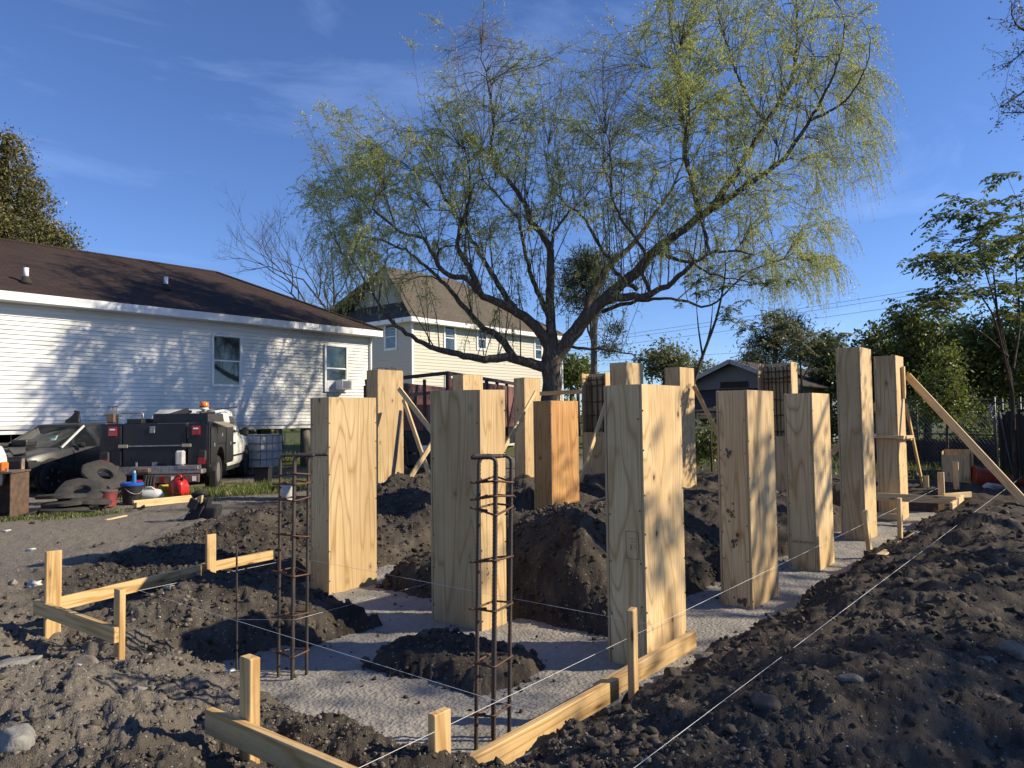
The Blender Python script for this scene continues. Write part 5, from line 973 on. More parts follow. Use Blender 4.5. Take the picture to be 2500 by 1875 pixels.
rgd = np.random.default_rng(71); n = 5200; xx = rgd.uniform(300, 3000, n); Pd = np.array([tuple(at(x, 1000, 105+10*r_)) for x, r_ in zip(xx, rgd.uniform(-1, 1, n))]); Pd[:, 2] = G+rgd.uniform(0, 1, n)**.8*(4.2+1.6*vnoise(xx/60, xx*0+3, 4)+.8*vnoise(xx/14, xx*0, 5)); V, Fq = leaves_at(Pd, 1.1, rgd, .6); tag(link('distant_tree_line', npmesh('distant_tree_line', V, Fq, M_LMID)), 'low dark line of far trees along the horizon', 'trees', kind='stuff')
# power lines and pole
M_WIRE = simple('cable', (.06, .06, .065), .7); pl = at(1412, 1000, 60); pt = thing('utility_pole', 'distant wooden utility pole just right of the willow trunk', 'pole', (pl.x, pl.y, G)); MB().lathe([(.16, -.2), (.13, at(1412, 880, 60).z-G)], 10).build('shaft', M_BARKB, pt, True); zz = at(1412, 905, 60).z-G; MB().bar((-1.0*rt0.x, -1.0*rt0.y, zz), (1.0*rt0.x, 1.0*rt0.y, zz), .1, .12).build('crossarm', M_BARKB, pt)
for k, (y0, y1) in enumerate(((830, 668), (838, 680), (852, 706), (880, 815), (905, 860), (918, 890))):
    a, b = at(1380, y0+(1380-1500)*-.05, 60), at(2560, y1-14, 48); mid = a.lerp(b, .5)-Vector((0, 0, .35)); P = [a*(1-t)**2+mid*2*t*(1-t)+b*t*t for t in np.linspace(0, 1, 13)]
    tag(MB().tube(P, .014, 4, False).build('power_line', M_WIRE), ['topmost', 'second', 'third', 'fourth', 'fifth', 'lowest'][k]+' of the thin power lines across the right sky', 'power line', 'power lines')
# ------------------------------------------------------------------ utility truck
def paint(name, c, rough=.3, dirt=(.12, .10, .08), amt=.5, spec=.5):
    m = NM(name); p = m.pos(); n = m.noise(p, 2.2, 5, .65); c_ = m.mix(m.math('MULTIPLY', m.ramp(n, [(.45, (0, 0, 0)), (.72, (1, 1, 1))]), amt), c, dirt); sc = m.noise(m.map(p, (3, 3, 30)), 3, 4, .7); c_ = m.mix(m.ramp(sc, [(.66, (0, 0, 0)), (.74, (.35, .35, .35))]), c_, tuple(min(1, x*1.5+.08) for x in c)); m.col(c_); m.rough(m.math('ADD', rough, m.math('MULTIPLY', n, .25))); m.b.inputs['Specular IOR Level'].default_value = spec; return m.m
M_NAVY = paint('black_navy_paint', (.007, .008, .013), .25, (.03, .027, .025), .5); M_WHT = paint('dirty_white_paint', (.72, .71, .66), .35, (.30, .29, .16), .65); M_CGREY = paint('dark_grey_car_paint', (.030, .032, .036), .22, (.09, .08, .07), .5)
M_REDL = simple('red_lens', (.26, .008, .011), .2, var=.2, spec=.8); M_AMB = simple('amber_lens', (.80, .22, .02), .2, var=.2, spec=.8); M_ALU = simple('tread_plate', (.42, .41, .39), .42, .75, var=.5, scale=25, bump=.6); M_CARGL = glass_mat('car_glass', (.010, .012, .013)); M_CARGL.node_tree.nodes['Principled BSDF'].inputs['Specular IOR Level'].default_value = .12; M_BEIGE = simple('beige_lid', (.30, .27, .20), .7); M_RUSTP = rebar_mat('rusty_plate', (.10, .075, .06), (.22, .13, .08))
HT = R(49.4); tk = thing('utility_truck', 'white pickup with a black utility body and amber beacon parked before the house', 'truck', (7.085, 15.345, G), HT)
MB().bb((-.02, -.62, .55), (.06, .62, 1.46)).build('tailgate', M_NAVY, tk, bevel=.015)
for s_ in (-1, 1):
    m = MB(); n = 14; prof = [(0, .52), (.62, .52)]+[(1.08-.46*math.cos(math.pi*k/n), .52+.40*math.sin(math.pi*k/n)) for k in range(n+1)]+[(1.6, .52), (2.45, .52), (2.45, 1.46), (0, 1.46)]
    m.prism(prof, Matrix(((1, 0, 0, 0), (0, 0, 1, s_*.63 if s_ > 0 else -1.06), (0, 1, 0, 0), (0, 0, 0, 1))), .43); sb = m.build('side_box', M_NAVY, tk, bevel=.012)
    for x0, x1, z0, z1 in ((.06, .60, .60, 1.38), (.64, 1.52, 1.0, 1.38), (1.62, 2.40, .56, 1.38)):
        d_ = MB().bb((x0, s_*1.06, z0), (x1, s_*1.083, z1)).build('door', M_NAVY, sb, bevel=.01); MB().bb(((x0+x1)/2-.05, s_*1.083, (z0+z1)/2-.04), ((x0+x1)/2+.05, s_*1.10, (z0+z1)/2+.04)).build('handle', M_ALU, sb, bevel=.006)
    MB().bb((-.03, s_*.64, .60), (-.005, s_*1.02, 1.42)).build('rear_panel', M_NAVY, tk, bevel=.008)
    tl = MB().bb((-.07, s_*.80-.09, 1.20), (-.035, s_*.80+.09, 1.40)).build('tail_light', M_REDL, tk, bevel=.02); MB().bb((-.075, s_*.80-.05, 1.33), (-.07, s_*.80+.05, 1.36)).build('reflector', M_TRIM, tl)
    for q in range(6): MB().bb((-.036, s_*.80-.12+q*.048-.008, 1.02), (-.031, s_*.80-.12+q*.048+.008, 1.15)).build('louvre', M_CHAS, tk)
    MB().bb((-.10, s_*.93-.085, .66), (-.04, s_*.93+.085, .90)).build('lamp_housing', M_CHAS, tk, bevel=.03); MB().bb((-.13, s_*.93-.075, .60), (-.10, s_*.93+.075, .74)).build('tail_light', M_REDL, tk, bevel=.02)
    wheel(tk, Vector((1.08, s_*.90, .37)), .37, .25); wheel(tk, Vector((4.75, s_*.86, .37)), .37, .24)
    MB().bb((.55, s_*.92-.02, .08), (.575, s_*.92+.26*0+.24*(-1 if s_ < 0 else 0)+.1, .42)).build('mud_flap', M_TYRE, tk) if s_ < 0 else None
MB().bb((-.05, -.55, .985), (-.025, .58, 1.012)).build('gate_bar', M_ALU, tk, bevel=.004)
for y in (-.62, .60): MB().bb((-.07, y-.09, .965), (-.03, y+.09, 1.03)).build('gate_latch', M_BEIGE, tk, bevel=.006)
for y, z, sy, sz in ((.05, 1.33, .05, .07), (.0, .62, .05, .045), (.35, .62, .02, .05), (-.45, .70, .012, .1)): MB().bb((-.045, y-sy, z-sz), (-.021, y+sy, z+sz)).build('latch_plate', M_ALU, tk, bevel=.004)
MB().bb((-.34, -1.0, .42), (.0, 1.0, .52)).build('bumper', M_ALU, tk, bevel=.02); MB().bb((-.345, -.95, .45), (-.335, .95, .60)).build('bumper_face', M_ALU, tk)
MB().bb((-.42, -.95, .26), (-.34, .1, .42)).build('hitch_beam', M_RUSTP, tk, bevel=.01)
for k in range(5): MB().bb((-.425, -.90+k*.2, .29), (-.42, -.82+k*.2, .39)).build('reflective_strip', M_REDL if k % 2 else M_TRIM, tk)
MB().box((-.42, .12, .52), (.16, .30, .10)).build('hitch_ball_mount', M_RUSTP, tk, bevel=.02); MB().lathe([(.07, 0), (.085, .03), (.07, .1), (.03, .12)], 14, Matrix.Translation((-.40, .62, .52))).build('rear_jack_ring', M_CHAS, tk, True)
MB().bb((-.36, -.92, .52), (-.06, -.52, .60)).build('tool_tray', M_ALU, tk, bevel=.01); MB().bb((-.30, -.62, .60), (-.1, -.46, .90)).build('water_jug', simple('grey_jug', (.55, .55, .53), .5), tk, bevel=.03)
MB().bb((.35, -.95, 1.462), (1.9, .15, 1.66)).build('top_box', M_NAVY, tk, bevel=.012); MB().bb((.15, .30, 1.462), (1.1, .60, 1.56)).build('top_box', M_CHAS, tk, bevel=.012)
lid = MB().bar((1.62, -1.08, 1.49), (2.4, -1.08, 1.49), .02, .01).build('hinge', M_ALU, tk); MB().add([(.30, -1.07, 1.465), (1.5, -1.07, 1.465), (1.5, -1.32, 1.36), (.30, -1.32, 1.36), (.30, -1.07, 1.48), (1.5, -1.07, 1.48), (1.5, -1.32, 1.375), (.30, -1.32, 1.375)], [(0, 1, 2, 3), (7, 6, 5, 4), (0, 4, 5, 1), (1, 5, 6, 2), (2, 6, 7, 3), (3, 7, 4, 0)]).build('open_lid', M_BEIGE, tk)
MB().tube([(.3, .82, 1.46), (.3, .82, 1.66), (.3, .72, 1.68), (.3, .36, 1.68), (.3, .33, 1.66), (.3, .33, 1.5)], .018, 7).build('pipe_rack', M_ALU, tk, True)
MB().box((.25, .92, 1.58), (.16, .16, .2)).build('vise', M_RUSTP, tk, bevel=.02); MB().bar((.25, 1.08, 1.64), (.25, .72, 1.62), .02, .02).build('vise_handle', M_RUSTP, tk); vg = MB()
for y in (.82, .90, .98): vg.tube([(.25, y, 1.68), (.25, y, 1.82)], .008, 5)
vg.bb((.23, .80, 1.81), (.27, 1.0, 1.825)); tag(vg.build('vise_cage', M_RUSTP, tk), kind='stuff')
for a, b, r_ in (((1.3, -.5, 1.70), (3.0, -1.05, 1.84), .015), ((.9, .2, 1.55), (1.9, -.15, 1.76), .05), ((.8, .1, 1.55), (1.6, -.3, 1.72), .035), ((1.2, -.6, 1.68), (2.1, -.7, 1.70), .03)): MB().tube([a, b], r_, 7).build('loose_pipe', M_CHAS, tk, True)
bk = MB().lathe([(.05, 1.66), (.05, 1.74), (.09, 1.76), (.10, 1.80)], 16, Matrix.Translation((1.55, -.60, 0))).build('beacon', M_TRIM, tk, True); MB().lathe([(.10, 1.80), (.105, 1.86), (.09, 1.93), (.001, 1.945)], 16, Matrix.Translation((1.55, -.60, 0))).build('beacon_lens', M_AMB, bk, True)
# cab
def ringY(x, hw, zs): return [(x, -hw*f, z) for f, z in zs]+[(x, hw*f, z) for f, z in reversed(zs)]
cabrings = []
for x, hw, zl, zt_ in ((2.55, .95, .42, 1.12), (2.62, .97, .36, 1.16), (4.35, .97, .36, 1.14), (4.6, .965, .50, 1.13), (5.4, .95, .55, 1.07), (5.75, .90, .50, 1.00), (5.85, .84, .52, .92)): cabrings.append(ringY(x, hw, ((.90, zl), (.985, zl+.12), (1.0, zl+.35), (.985, zt_-.16), (.94, zt_-.03), (.80, zt_))))
cb_ = MB().loft(cabrings).build('cab', M_WHT, tk, 2)
gh_ = MB().loft([ringY(2.58, .92, ((.98, 1.12), (.97, 1.3), (.86, 1.66), (.80, 1.70))), ringY(2.9, .92, ((.98, 1.12), (.97, 1.3), (.86, 1.74), (.78, 1.79))), ringY(3.7, .92, ((.98, 1.12), (.97, 1.3), (.85, 1.73), (.76, 1.78))), ringY(4.45, .90, ((.98, 1.10), (.97, 1.11), (.92, 1.125), (.85, 1.13)))]).build('greenhouse', M_WHT, cb_, 2)
for s_ in (-1, 1):
    g_ = MB(); g_.add([(3.1, s_*.912, 1.20), (4.12, s_*.900, 1.20), (3.72, s_*.83, 1.60), (3.2, s_*.83, 1.62)], [(0, 1, 2, 3)]); g_.build('side_window', M_CARGL, cb_); MB().box((4.05, s_*1.06, 1.22), (.12, .16, .22)).build('mirror', M_BLK, tk, bevel=.04); MB().bb((3.05, s_*.965, .92), (3.2, s_*.985, .97)).build('door_handle', M_CHAS, cb_)
    a_ = MB().lathe([(.43, 0), (.43, .012), (.001, .012)], 22, Matrix.Translation((4.75, s_*.962, .42)) @ Matrix.Rotation(R(-90*s_), 4, 'X')).build('wheel_arch', M_CHAS, cb_); MB().bb((2.75, s_*.975, .62), (4.28, s_*.985, .66)).build('side_trim', M_CHAS, cb_)
MB().bb((2.5, -.9, .3), (5.6, .9, .50)).build('frame', M_CHAS, tk); MB().bb((0, -.5, .34), (2.5, .5, .54)).build('frame', M_CHAS, tk)
# ------------------------------------------------------------------ dark sedan without its nose
ca = R(207); sd_c = Vector((5.95, 17.86, G))-Vector((math.cos(ca)*1.35-math.sin(ca)*.78, math.sin(ca)*1.35+math.cos(ca)*.78, 0)); sc_ = thing('damaged_sedan', 'dark grey sedan missing its nose, windshield facing left, parked against the house', 'car', tuple(sd_c), ca)
rg_ = []
for x, hw, zl, zt_ in ((1.85, .80, .42, .78), (1.7, .86, .36, .84), (1.2, .90, .30, .92), (.75, .91, .22, .97), (-.4, .92, .20, .96), (-1.5, .91, .24, 1.0), (-2.2, .88, .32, 1.02), (-2.55, .78, .42, .96)): rg_.append(ringY(x, hw, ((.88, zl), (.98, zl+.1), (1.0, zl+.3), (.985, zt_-.12), (.93, zt_-.03), (.78, zt_+.01))))
bd_ = MB().loft(rg_).build('body', M_CGREY, sc_, 2)
MB().loft([ringY(.98, .80, ((.99, .93), (.98, .94), (.95, .95), (.9, .96))), ringY(.20, .80, ((.99, .93), (.97, 1.1), (.80, 1.40), (.70, 1.44))), ringY(-.5, .80, ((.99, .93), (.97, 1.1), (.81, 1.44), (.70, 1.48))), ringY(-1.1, .80, ((.99, .93), (.97, 1.1), (.80, 1.40), (.70, 1.44))), ringY(-1.9, .78, ((.99, .96), (.98, .98), (.93, 1.0), (.85, 1.02)))]).build('cabin_glass', M_CARGL, bd_, 2)
MB().loft([ringY(.26, .585, ((.99, 1.40), (1.0, 1.425), (.9, 1.455))), ringY(.1, .64, ((.99, 1.41), (1.0, 1.43), (.9, 1.468))), ringY(-.5, .66, ((.99, 1.44), (1.0, 1.46), (.9, 1.495))), ringY(-1.15, .64, ((.99, 1.40), (1.0, 1.42), (.9, 1.455)))]).build('roof', M_CGREY, bd_, 2)
for s_ in (-1, 1):
    MB().bar((1.0, s_*.79, .95), (.20, s_*.63, 1.425), .03, .04).build('front_pillar', M_SOFF if s_ > 0 else M_CGREY, bd_); MB().bar((-.42, s_*.80, .96), (-.42, s_*.655, 1.45), .05, .09).build('middle_pillar', simple('grey_pillar', (.35, .36, .37), .5), bd_); MB().bar((-1.95, s_*.74, 1.0), (-1.1, s_*.64, 1.43), .05, .10).build('rear_pillar', M_CGREY, bd_)
    MB().lathe([(.385, 0), (.385, .015), (.001, .015)], 24, Matrix.Translation((1.35, s_*.885, .36)) @ Matrix.Rotation(R(-90*s_), 4, 'X')).build('wheel_arch', M_CHAS, bd_); wheel(sc_, Vector((1.35, s_*.84, .335)), .335, .22, spokes=5); wheel(sc_, Vector((-1.5, s_*.82, .335)), .335, .22, spokes=5)
    MB().box((.62, s_*.96, 1.0), (.11, .18, .13)).build('mirror', M_BLK, sc_, bevel=.04)
    for x in (.78, -.42): MB().bb((x-.006, s_*.914, .32), (x+.006, s_*.923, .92)).build('door_seam', M_CHAS, bd_)
tag(MB().add([(1.75, .62, .86), (1.84, .40, .83), (1.2, -.45, .98), (1.05, -.1, 1.01), (1.75, .62, .88), (1.84, .40, .85), (1.2, -.45, 1.0), (1.05, -.1, 1.03)], [(0, 1, 2, 3), (7, 6, 5, 4), (0, 4, 5, 1), (1, 5, 6, 2), (2, 6, 7, 3), (3, 7, 4, 0)]).build('loose_hood_panel', simple('dull_panel', (.09, .085, .08), .6), sc_), 'loose dull panel lying on the engine bay')
MB().bb((1.86, -.74, .40), (1.98, .74, .74)).build('engine_bay', M_CHAS, sc_, bevel=.03); MB().bb((1.80, -.70, .34), (2.12, .70, .40)).build('lower_tray', M_CHAS, sc_, bevel=.02)
for k, y in enumerate((-.5, -.2, .12, .4)): MB().tube([(1.9, y, .5+.05*(k % 2)), (2.03, y+.05, .55), (2.06, y+.18, .46)], .03, 6).build('engine_hose', M_CHAS if k % 2 else M_RUSTP, sc_, True)
MB().box((.72, .30, 1.13), (.01, .14, .19), Matrix.Rotation(R(-32), 3, 'Y')).build('windshield_sticker', M_TRIM, sc_); MB().box((.715, .30, 1.185), (.012, .13, .06), Matrix.Rotation(R(-32), 3, 'Y')).build('sticker_band', simple('green_ink', (.06, .32, .20), .6), sc_)
for p, s2 in (((1.1, -.1, 1.06), (.30, .42, .16)), ((1.35, -.5, 1.02), (.5, .35, .1))): tag(MB().box(p, s2).build('loose_filter_box', M_BLK, sc_, bevel=.045, seg=2), 'black plastic engine piece lying on the hood')
# boot on the roof
def world_of(o, p): return Matrix.Translation(o.location) @ Matrix.Rotation(o.rotation_euler.z, 4, 'Z') @ Vector(p)
bp = world_of(sc_, (-.25, -.05, 1.496)); bo = thing('work_boot', 'black work boot standing on the roof of the dark sedan', 'boot', tuple(bp), R(140)); MB().loft([[(x, -w_, z), (x, w_, z), (x, w_*.8, z2), (x, -w_*.8, z2)] for x, w_, z, z2 in ((-.13, .03, .0, .06), (-.11, .05, .0, .25), (-.02, .055, .0, .26), (.04, .05, .0, .17), (.12, .055, .0, .10), (.18, .045, .0, .075), (.20, .02, .01, .05))]).build('boot_body', M_BLK, bo, 2); MB().box((.03, 0, .008), (.33, .11, .022)).build('sole', M_TYRE, bo, bevel=.008); MB().loft([[(x, -.045, z), (x, .045, z), (x, .045, z+.03), (x, -.045, z+.03)] for x, z in ((-.10, .25), (-.03, .27), (.0, .26))]).build('collar', M_CHAS, bo)
# ------------------------------------------------------------------ white pickup at the left edge
wa = math.atan2(rt0.y, rt0.x)+R(38); wp = gnd(16, 1262, G); wv = thing('white_pickup', 'front corner of a white pickup with an amber marker at the left edge', 'truck', tuple(wp), wa)
rw = []
for x, hw, zl, zt_ in ((0, .86, .62, .98), (-.06, .95, .50, 1.12), (-.3, .99, .46, 1.20), (-1.5, 1.0, .46, 1.26), (-1.6, 1.0, .40, 1.28), (-4.6, 1.0, .40, 1.25)): rw.append(ringY(x, hw, ((.92, zl), (.99, zl+.1), (1.0, zl+.3), (.99, zt_-.14), (.93, zt_-.03), (.8, zt_))))
wb_ = MB().loft([[(x, y+1.0, z) for x, y, z in r] for r in rw]).build('body', paint('clean_white_paint', (.78, .78, .77), .3, (.5, .48, .42), .3), wv, 2)
MB().bb((-.10, -.02, .72), (.015, .16, .88)).build('marker_light', M_AMB, wb_, bevel=.02); MB().bb((-.02, .2, .66), (.02, 1.8, .98)).build('grille', M_CHAS, wb_)
for y in (.05, 1.95): wheel(wv, Vector((-.75, y, .38)), .38, .26)
MB().loft([[(x, 1-w_, 1.2), (x, 1+w_, 1.2), (x2, 1+w_*.8, 1.78), (x2, 1-w_*.8, 1.78)] for x, x2, w_ in ((-1.55, -2.2, .92), (-3.2, -3.1, .92))]).build('cabin_glass', M_CARGL, wb_)
# ------------------------------------------------------------------ clutter along the yard
M_RUB1 = simple('old_rubber', (.048, .043, .037), .8, var=.45, scale=9, bump=.35); M_RED1 = simple('red_plastic', (.55, .022, .016), .35, var=.25, scale=9); M_BLUE = simple('blue_plastic', (.02, .10, .42), .4); M_YEL = simple('yellow_plastic', (.45, .32, .03), .5); M_WPL = simple('white_plastic', (.66, .65, .60), .5, var=.2); M_CLOTH = simple('black_cloth', (.020, .020, .022), .85, var=.4, scale=14)
def rubber_base_mesh():
    n = 24; o = [];
    for k in range(n):
        a = 2*math.pi*k/n; c_, s_ = math.cos(a), math.sin(a); q = min(.46/max(abs(c_), 1e-3), .46/max(abs(s_), 1e-3), .56/ (abs(c_)+abs(s_))*1.08); o.append((q*c_, q*s_))
    m = MB(); R0 = [(x, y, 0) for x, y in o]; R1 = [(x, y, .06) for x, y in o]; R2 = [(x*.90, y*.90, .09) for x, y in o]; R3 = [(.20*math.cos(2*math.pi*k/n), .20*math.sin(2*math.pi*k/n), .10) for k in range(n)]; R4 = [(.17*math.cos(2*math.pi*k/n), .17*math.sin(2*math.pi*k/n), .085) for k in range(n)]; R5 = [(.15*math.cos(2*math.pi*k/n), .15*math.sin(2*math.pi*k/n), 0) for k in range(n)]
    m.loft([R0, R1, R2, R3, R4, R5, R0], True, False); me = m.mesh('rubber_base', M_RUB1, 2); return me
rbm = rubber_base_mesh()
cmr = Vector((-math.cos(YAW+.55), -math.sin(YAW+.55), 0)); rgt = Vector((rt0.x, rt0.y, 0))
for k, (px, py, z, nrm, spin, sc0, lab) in enumerate(((198, 1240, .26, cmr*.50+Vector((0, 0, .86)), 20, .85, 'rubber channelizer base tilted up facing the camera, middle of the pile'), (252, 1226, .48, cmr*.40+rgt*.45+Vector((0, 0, .8)), 60, .85, 'rubber channelizer base leaning highest on the right of the pile'), (150, 1246, .20, Vector((.05, .08, 1)), 10, .82, 'rubber channelizer base lying third from the bottom of the pile'), (165, 1247, .10, Vector((-.04, .05, 1)), 40, .82, 'rubber channelizer base lying second from the bottom of the pile'), (158, 1248, .0, Vector((0, 0, 1)), 25, .85, 'rubber channelizer base lying flat at the bottom of the pile'), (212, 1243, .12, Vector((.12, -.05, 1)), 70, .8, 'rubber channelizer base lying flat at the right under the tilted ones'))):
    p = gnd(px, py, G); o = link('rubber_base', rbm, None, (p.x, p.y, G+z)); o.rotation_mode = 'QUATERNION'; o.rotation_quaternion = nrm.to_track_quat('Z', 'Y') @ Matrix.Rotation(R(spin), 3, 'Z').to_quaternion(); o.scale = (sc0,)*3; tag(o, lab, 'rubber base', 'rubber bases piled by the sedan')
def lathe_thing(name, label, cat, p, parts, group=None):
    t = thing(name, label, cat, tuple(p), 0, group)
    for nm, prof, mat in parts: MB().lathe(prof, 22).build(nm, mat, t, 2)
    return t
p = gnd(322, 1229, G); bk_ = lathe_thing('bucket', 'black bucket with a blue rimmed lid behind the truck', 'bucket', p, (('shell', [(.15, 0), (.185, .33), (.18, .33)], M_BLK), ('lid', [(.19, .325), (.20, .33), (.20, .37), (.185, .385), (.17, .37), (.001, .37)], M_BLUE))); MB().tube([(.19*math.cos(a), .19*math.sin(a), .30-.12*math.sin((a-3.6)/2.2*math.pi)) for a in np.linspace(3.6, 5.8, 9)], .006, 5).build('handle', M_ALU, bk_, True)
lathe_thing('spray_can', 'blue spray can with white cap standing on the blue bucket lid', 'spray can', p+Vector((.03, -.02, .371)), (('can', [(.033, 0), (.034, .16), (.026, .19)], simple('spray_blue', (.03, .22, .50), .3)), ('cap', [(.022, .19), (.022, .225), (.001, .23)], M_WPL)))
p = gnd(262, 1236, G); lathe_thing('bucket', 'faded red bucket left of the blue lidded one', 'bucket', p, (('shell', [(.14, 0), (.165, .26), (.16, .26)], simple('faded_red', (.26, .05, .045), .6, var=.5)), ('lid', [(.17, .255), (.175, .28), (.16, .295), (.001, .29)], simple('dirty_lid', (.13, .10, .095), .8, var=.5))))
p = gnd(352, 1212, G); tb = thing('hose_reel', 'red case with thick black hose looped over it, beside the bucket', 'hose case', tuple(p), R(-35)); MB().box((0, 0, .17), (.42, .30, .34)).build('case', M_RED1, tb, bevel=.04, seg=2)
for k in range(4): MB().tube([(.02+.055*k, -.17-.01*k, .02), (.03+.055*k, -.20, .2), (.05+.05*k, -.10, .40), (.07+.05*k, .1, .42), (.08+.05*k, .18, .2)], .027, 7).build('hose', M_TYRE, tb, True)
p = gnd(367, 1224, G); t = thing('white_jug', 'white plastic jug lying on its side in front of the red case', 'jug', tuple(p), YAW-R(90)+R(8)); MB().loft([[(x, r_*math.cos(a), .12+r_*math.sin(a)*.95) for a in np.linspace(0, 6.283, 14, endpoint=False)] for x, r_ in ((-.22, .05), (-.20, .10), (-.1, .12), (.1, .12), (.18, .10), (.22, .05), (.23, .04))]).build('shell', M_WPL, t, 2); MB().tube([(-.12, -.05, .22), (-.06, -.06, .27), (.04, -.06, .27), (.1, -.05, .22)], .015, 6).build('handle', M_WPL, t, True)
p = gnd(436, 1214, G); t = thing('gas_can', 'bright red plastic fuel can standing behind the truck bumper', 'fuel can', tuple(p), YAW-R(90)+R(-25)); MB().loft([[(sx*w_, sy*d_, z) for sx, sy in ((-1, -.7), (-.7, -1), (.7, -1), (1, -.7), (1, .7), (.7, 1), (-.7, 1), (-1, .7))] for z, w_, d_ in ((0, .17, .13), (.02, .18, .14), (.24, .175, .135), (.31, .15, .11), (.36, .09, .075), (.38, .05, .05))]).build('body', M_RED1, t, 2); MB().tube([(-.13, 0, .30), (-.10, 0, .38), (-.02, 0, .44), (.05, 0, .43), (.08, 0, .37)], .022, 7).build('handle', M_RED1, t, True); MB().lathe([(.03, 0), (.03, .05), (.02, .07), (.012, .12)], 10, Matrix.Translation((.10, -.03, .32)) @ Matrix.Rotation(R(35), 4, 'Y')).build('spout', M_BLK, t, True)
p = gnd(405, 1212, G); t = thing('yellow_can', 'dark yellow can half hidden between the red case and the fuel can', 'can', tuple(p)); MB().bb((-.14, -.08, 0), (.14, .08, .24)).build('shell', M_YEL, t, bevel=.03); MB().lathe([(.03, .24), (.03, .27), (.001, .275)], 10).build('cap', M_BLK, t)
a, b = gnd(332, 1240, G), gnd(502, 1222, G); d_ = (b-a).normalized(); sdv = Vector((-d_.y, d_.x, 0))
tag(lumber('lumber_board', a+Vector((0, 0, .05)), b+Vector((0, 0, .05)), .04, .09, M_PINEP), 'fresh yellow board lying on the ground behind the truck, front one', 'board', 'loose boards on the ground'); tag(lumber('lumber_board', a+sdv*.06+Vector((-.02, 0, .075)), b+sdv*.06+Vector((0, 0, .075)), .04, .10, M_PINEP), 'fresh yellow board lying just behind another one by the truck', 'board', 'loose boards on the ground')
a, b = gnd(257, 1272, G), gnd(308, 1262, G); tag(lumber('wood_scrap', a+Vector((0, 0, .015)), b+Vector((0, 0, .02)), .05, .02, M_PINEP), 'thin pale scrap of wood on the bare lane', 'wood scrap')
# tool bag
p = gnd(490, 1274, G); t = thing('tool_bag', 'black tool belt bag tipped over on the lane with a hammer in it', 'tool bag', tuple(p), YAW-R(90)); rg = random.Random(3)
MB().loft([[(x-.02, -.12, 0), (x+.18, -.12, 0), (x+.20, .1, .0), (x-.04, .1, .0)] if z == 0 else [(x-.03, -.13, z), (x+.2, -.13, z*.9), (x+.21, .1, z), (x-.05, .1, z*1.05)] for x, z in ((.06, 0), (.07, .12), (.09, .25))]).build('pouch', M_CLOTH, t, 2, bevel=.04, seg=3); MB().loft([[(-.26+k*.04, -.1, .0+k*.06), (-.02+k*.05, -.13, .0+k*.09), (.0+k*.05, .1, .03+k*.09), (-.24+k*.04, .12, .03+k*.07)] for k in range(5)]).build('pouch', M_CLOTH, t, 2, bevel=.045, seg=3)
MB().tube([(-.10, -.06, .38), (.0, -.03, .44), (.08, .02, .40)], .045, 8).build('belt_pad', M_CLOTH, t, True); MB().tube([(.03, -.1, .18), (.06, -.09, .40)], .018, 7).build('hammer_handle', M_PINE, t, True); MB().bar((-.34, -.16, .03), (-.1, -.14, .16), .02, .012).build('pry_bar', M_ALU, t); MB().box((-.06, -.13, .28), (.14, .03, .16), Matrix.Rotation(R(25), 3, 'Y')).build('pocket', M_BLK, t, bevel=.015); MB().tube([(.12, -.12, .2), (.15, -.1, .33)], .012, 6).build('screwdriver', M_BLK, t); MB().tube([(.0, -.15, .02), (.05, -.16, .14), (.10, -.13, .25)], .014, 6).build('strap', M_CLOTH, t, True)
# white bucket, tote, bin
p = gnd(700, 1222, G); lathe_thing('bucket', 'white bucket sunk behind the soil mound by the left rebar cage', 'bucket', p+Vector((0, 0, -.02)), (('shell', [(.13, 0), (.15, .28), (.155, .29), (.145, .29), (.13, .03)], M_WPL),))
p = Vector((world_of(tk, (5.6, -2.0, 0)).x, world_of(tk, (5.6, -2.0, 0)).y, G)); p = at(628, 1000, 21.0); p.z = G; t = thing('water_tote', 'caged white plastic water tote standing in front of the truck', 'tote', tuple(p), R(20)); MB().bb((-.5, -.5, .16), (.5, .5, 1.10)).build('tank', M_WPL, t, bevel=.08, seg=2); MB().bb((-.56, -.56, 0), (.56, .56, .13)).build('pallet', M_OLDSHADEW, t)
for z in (.2, .42, .64, .86, 1.08): MB().tube([(-.54, -.54, z), (.54, -.54, z), (.54, .54, z), (-.54, .54, z), (-.54, -.54, z)], .014, 5).build('cage_rail', M_ALU, t)
for k in range(5):
    q = -.54+k*.27
    for x, y in ((q, -.54), (-.54, q), (.54, q)): MB().tube([(x, y, .13), (x, y, 1.12)], .012, 5).build('cage_bar', M_ALU, t)
MB().tube([(.1, -.5, 1.12), (.14, -.5, 1.22), (.2, -.48, 1.25), (.24, -.46, 1.12)], .02, 6).build('red_strap', M_RED1, t, True)
p = gnd(642, 1178, G); t = thing('black_bin', 'black plastic bin standing before the front wheel of the pickup', 'bin', tuple(p), YAW-R(90)); MB().loft([[(-w_, -.12, z), (w_, -.12, z), (w_, .14, z), (-w_, .14, z)] for z, w_ in ((.0, .17), (.36, .19))]).build('shell', M_BLK, t, bevel=.02); MB().bb((-.205, -.14, .355), (.205, .155, .385)).build('rim', M_BLK, t, bevel=.008)
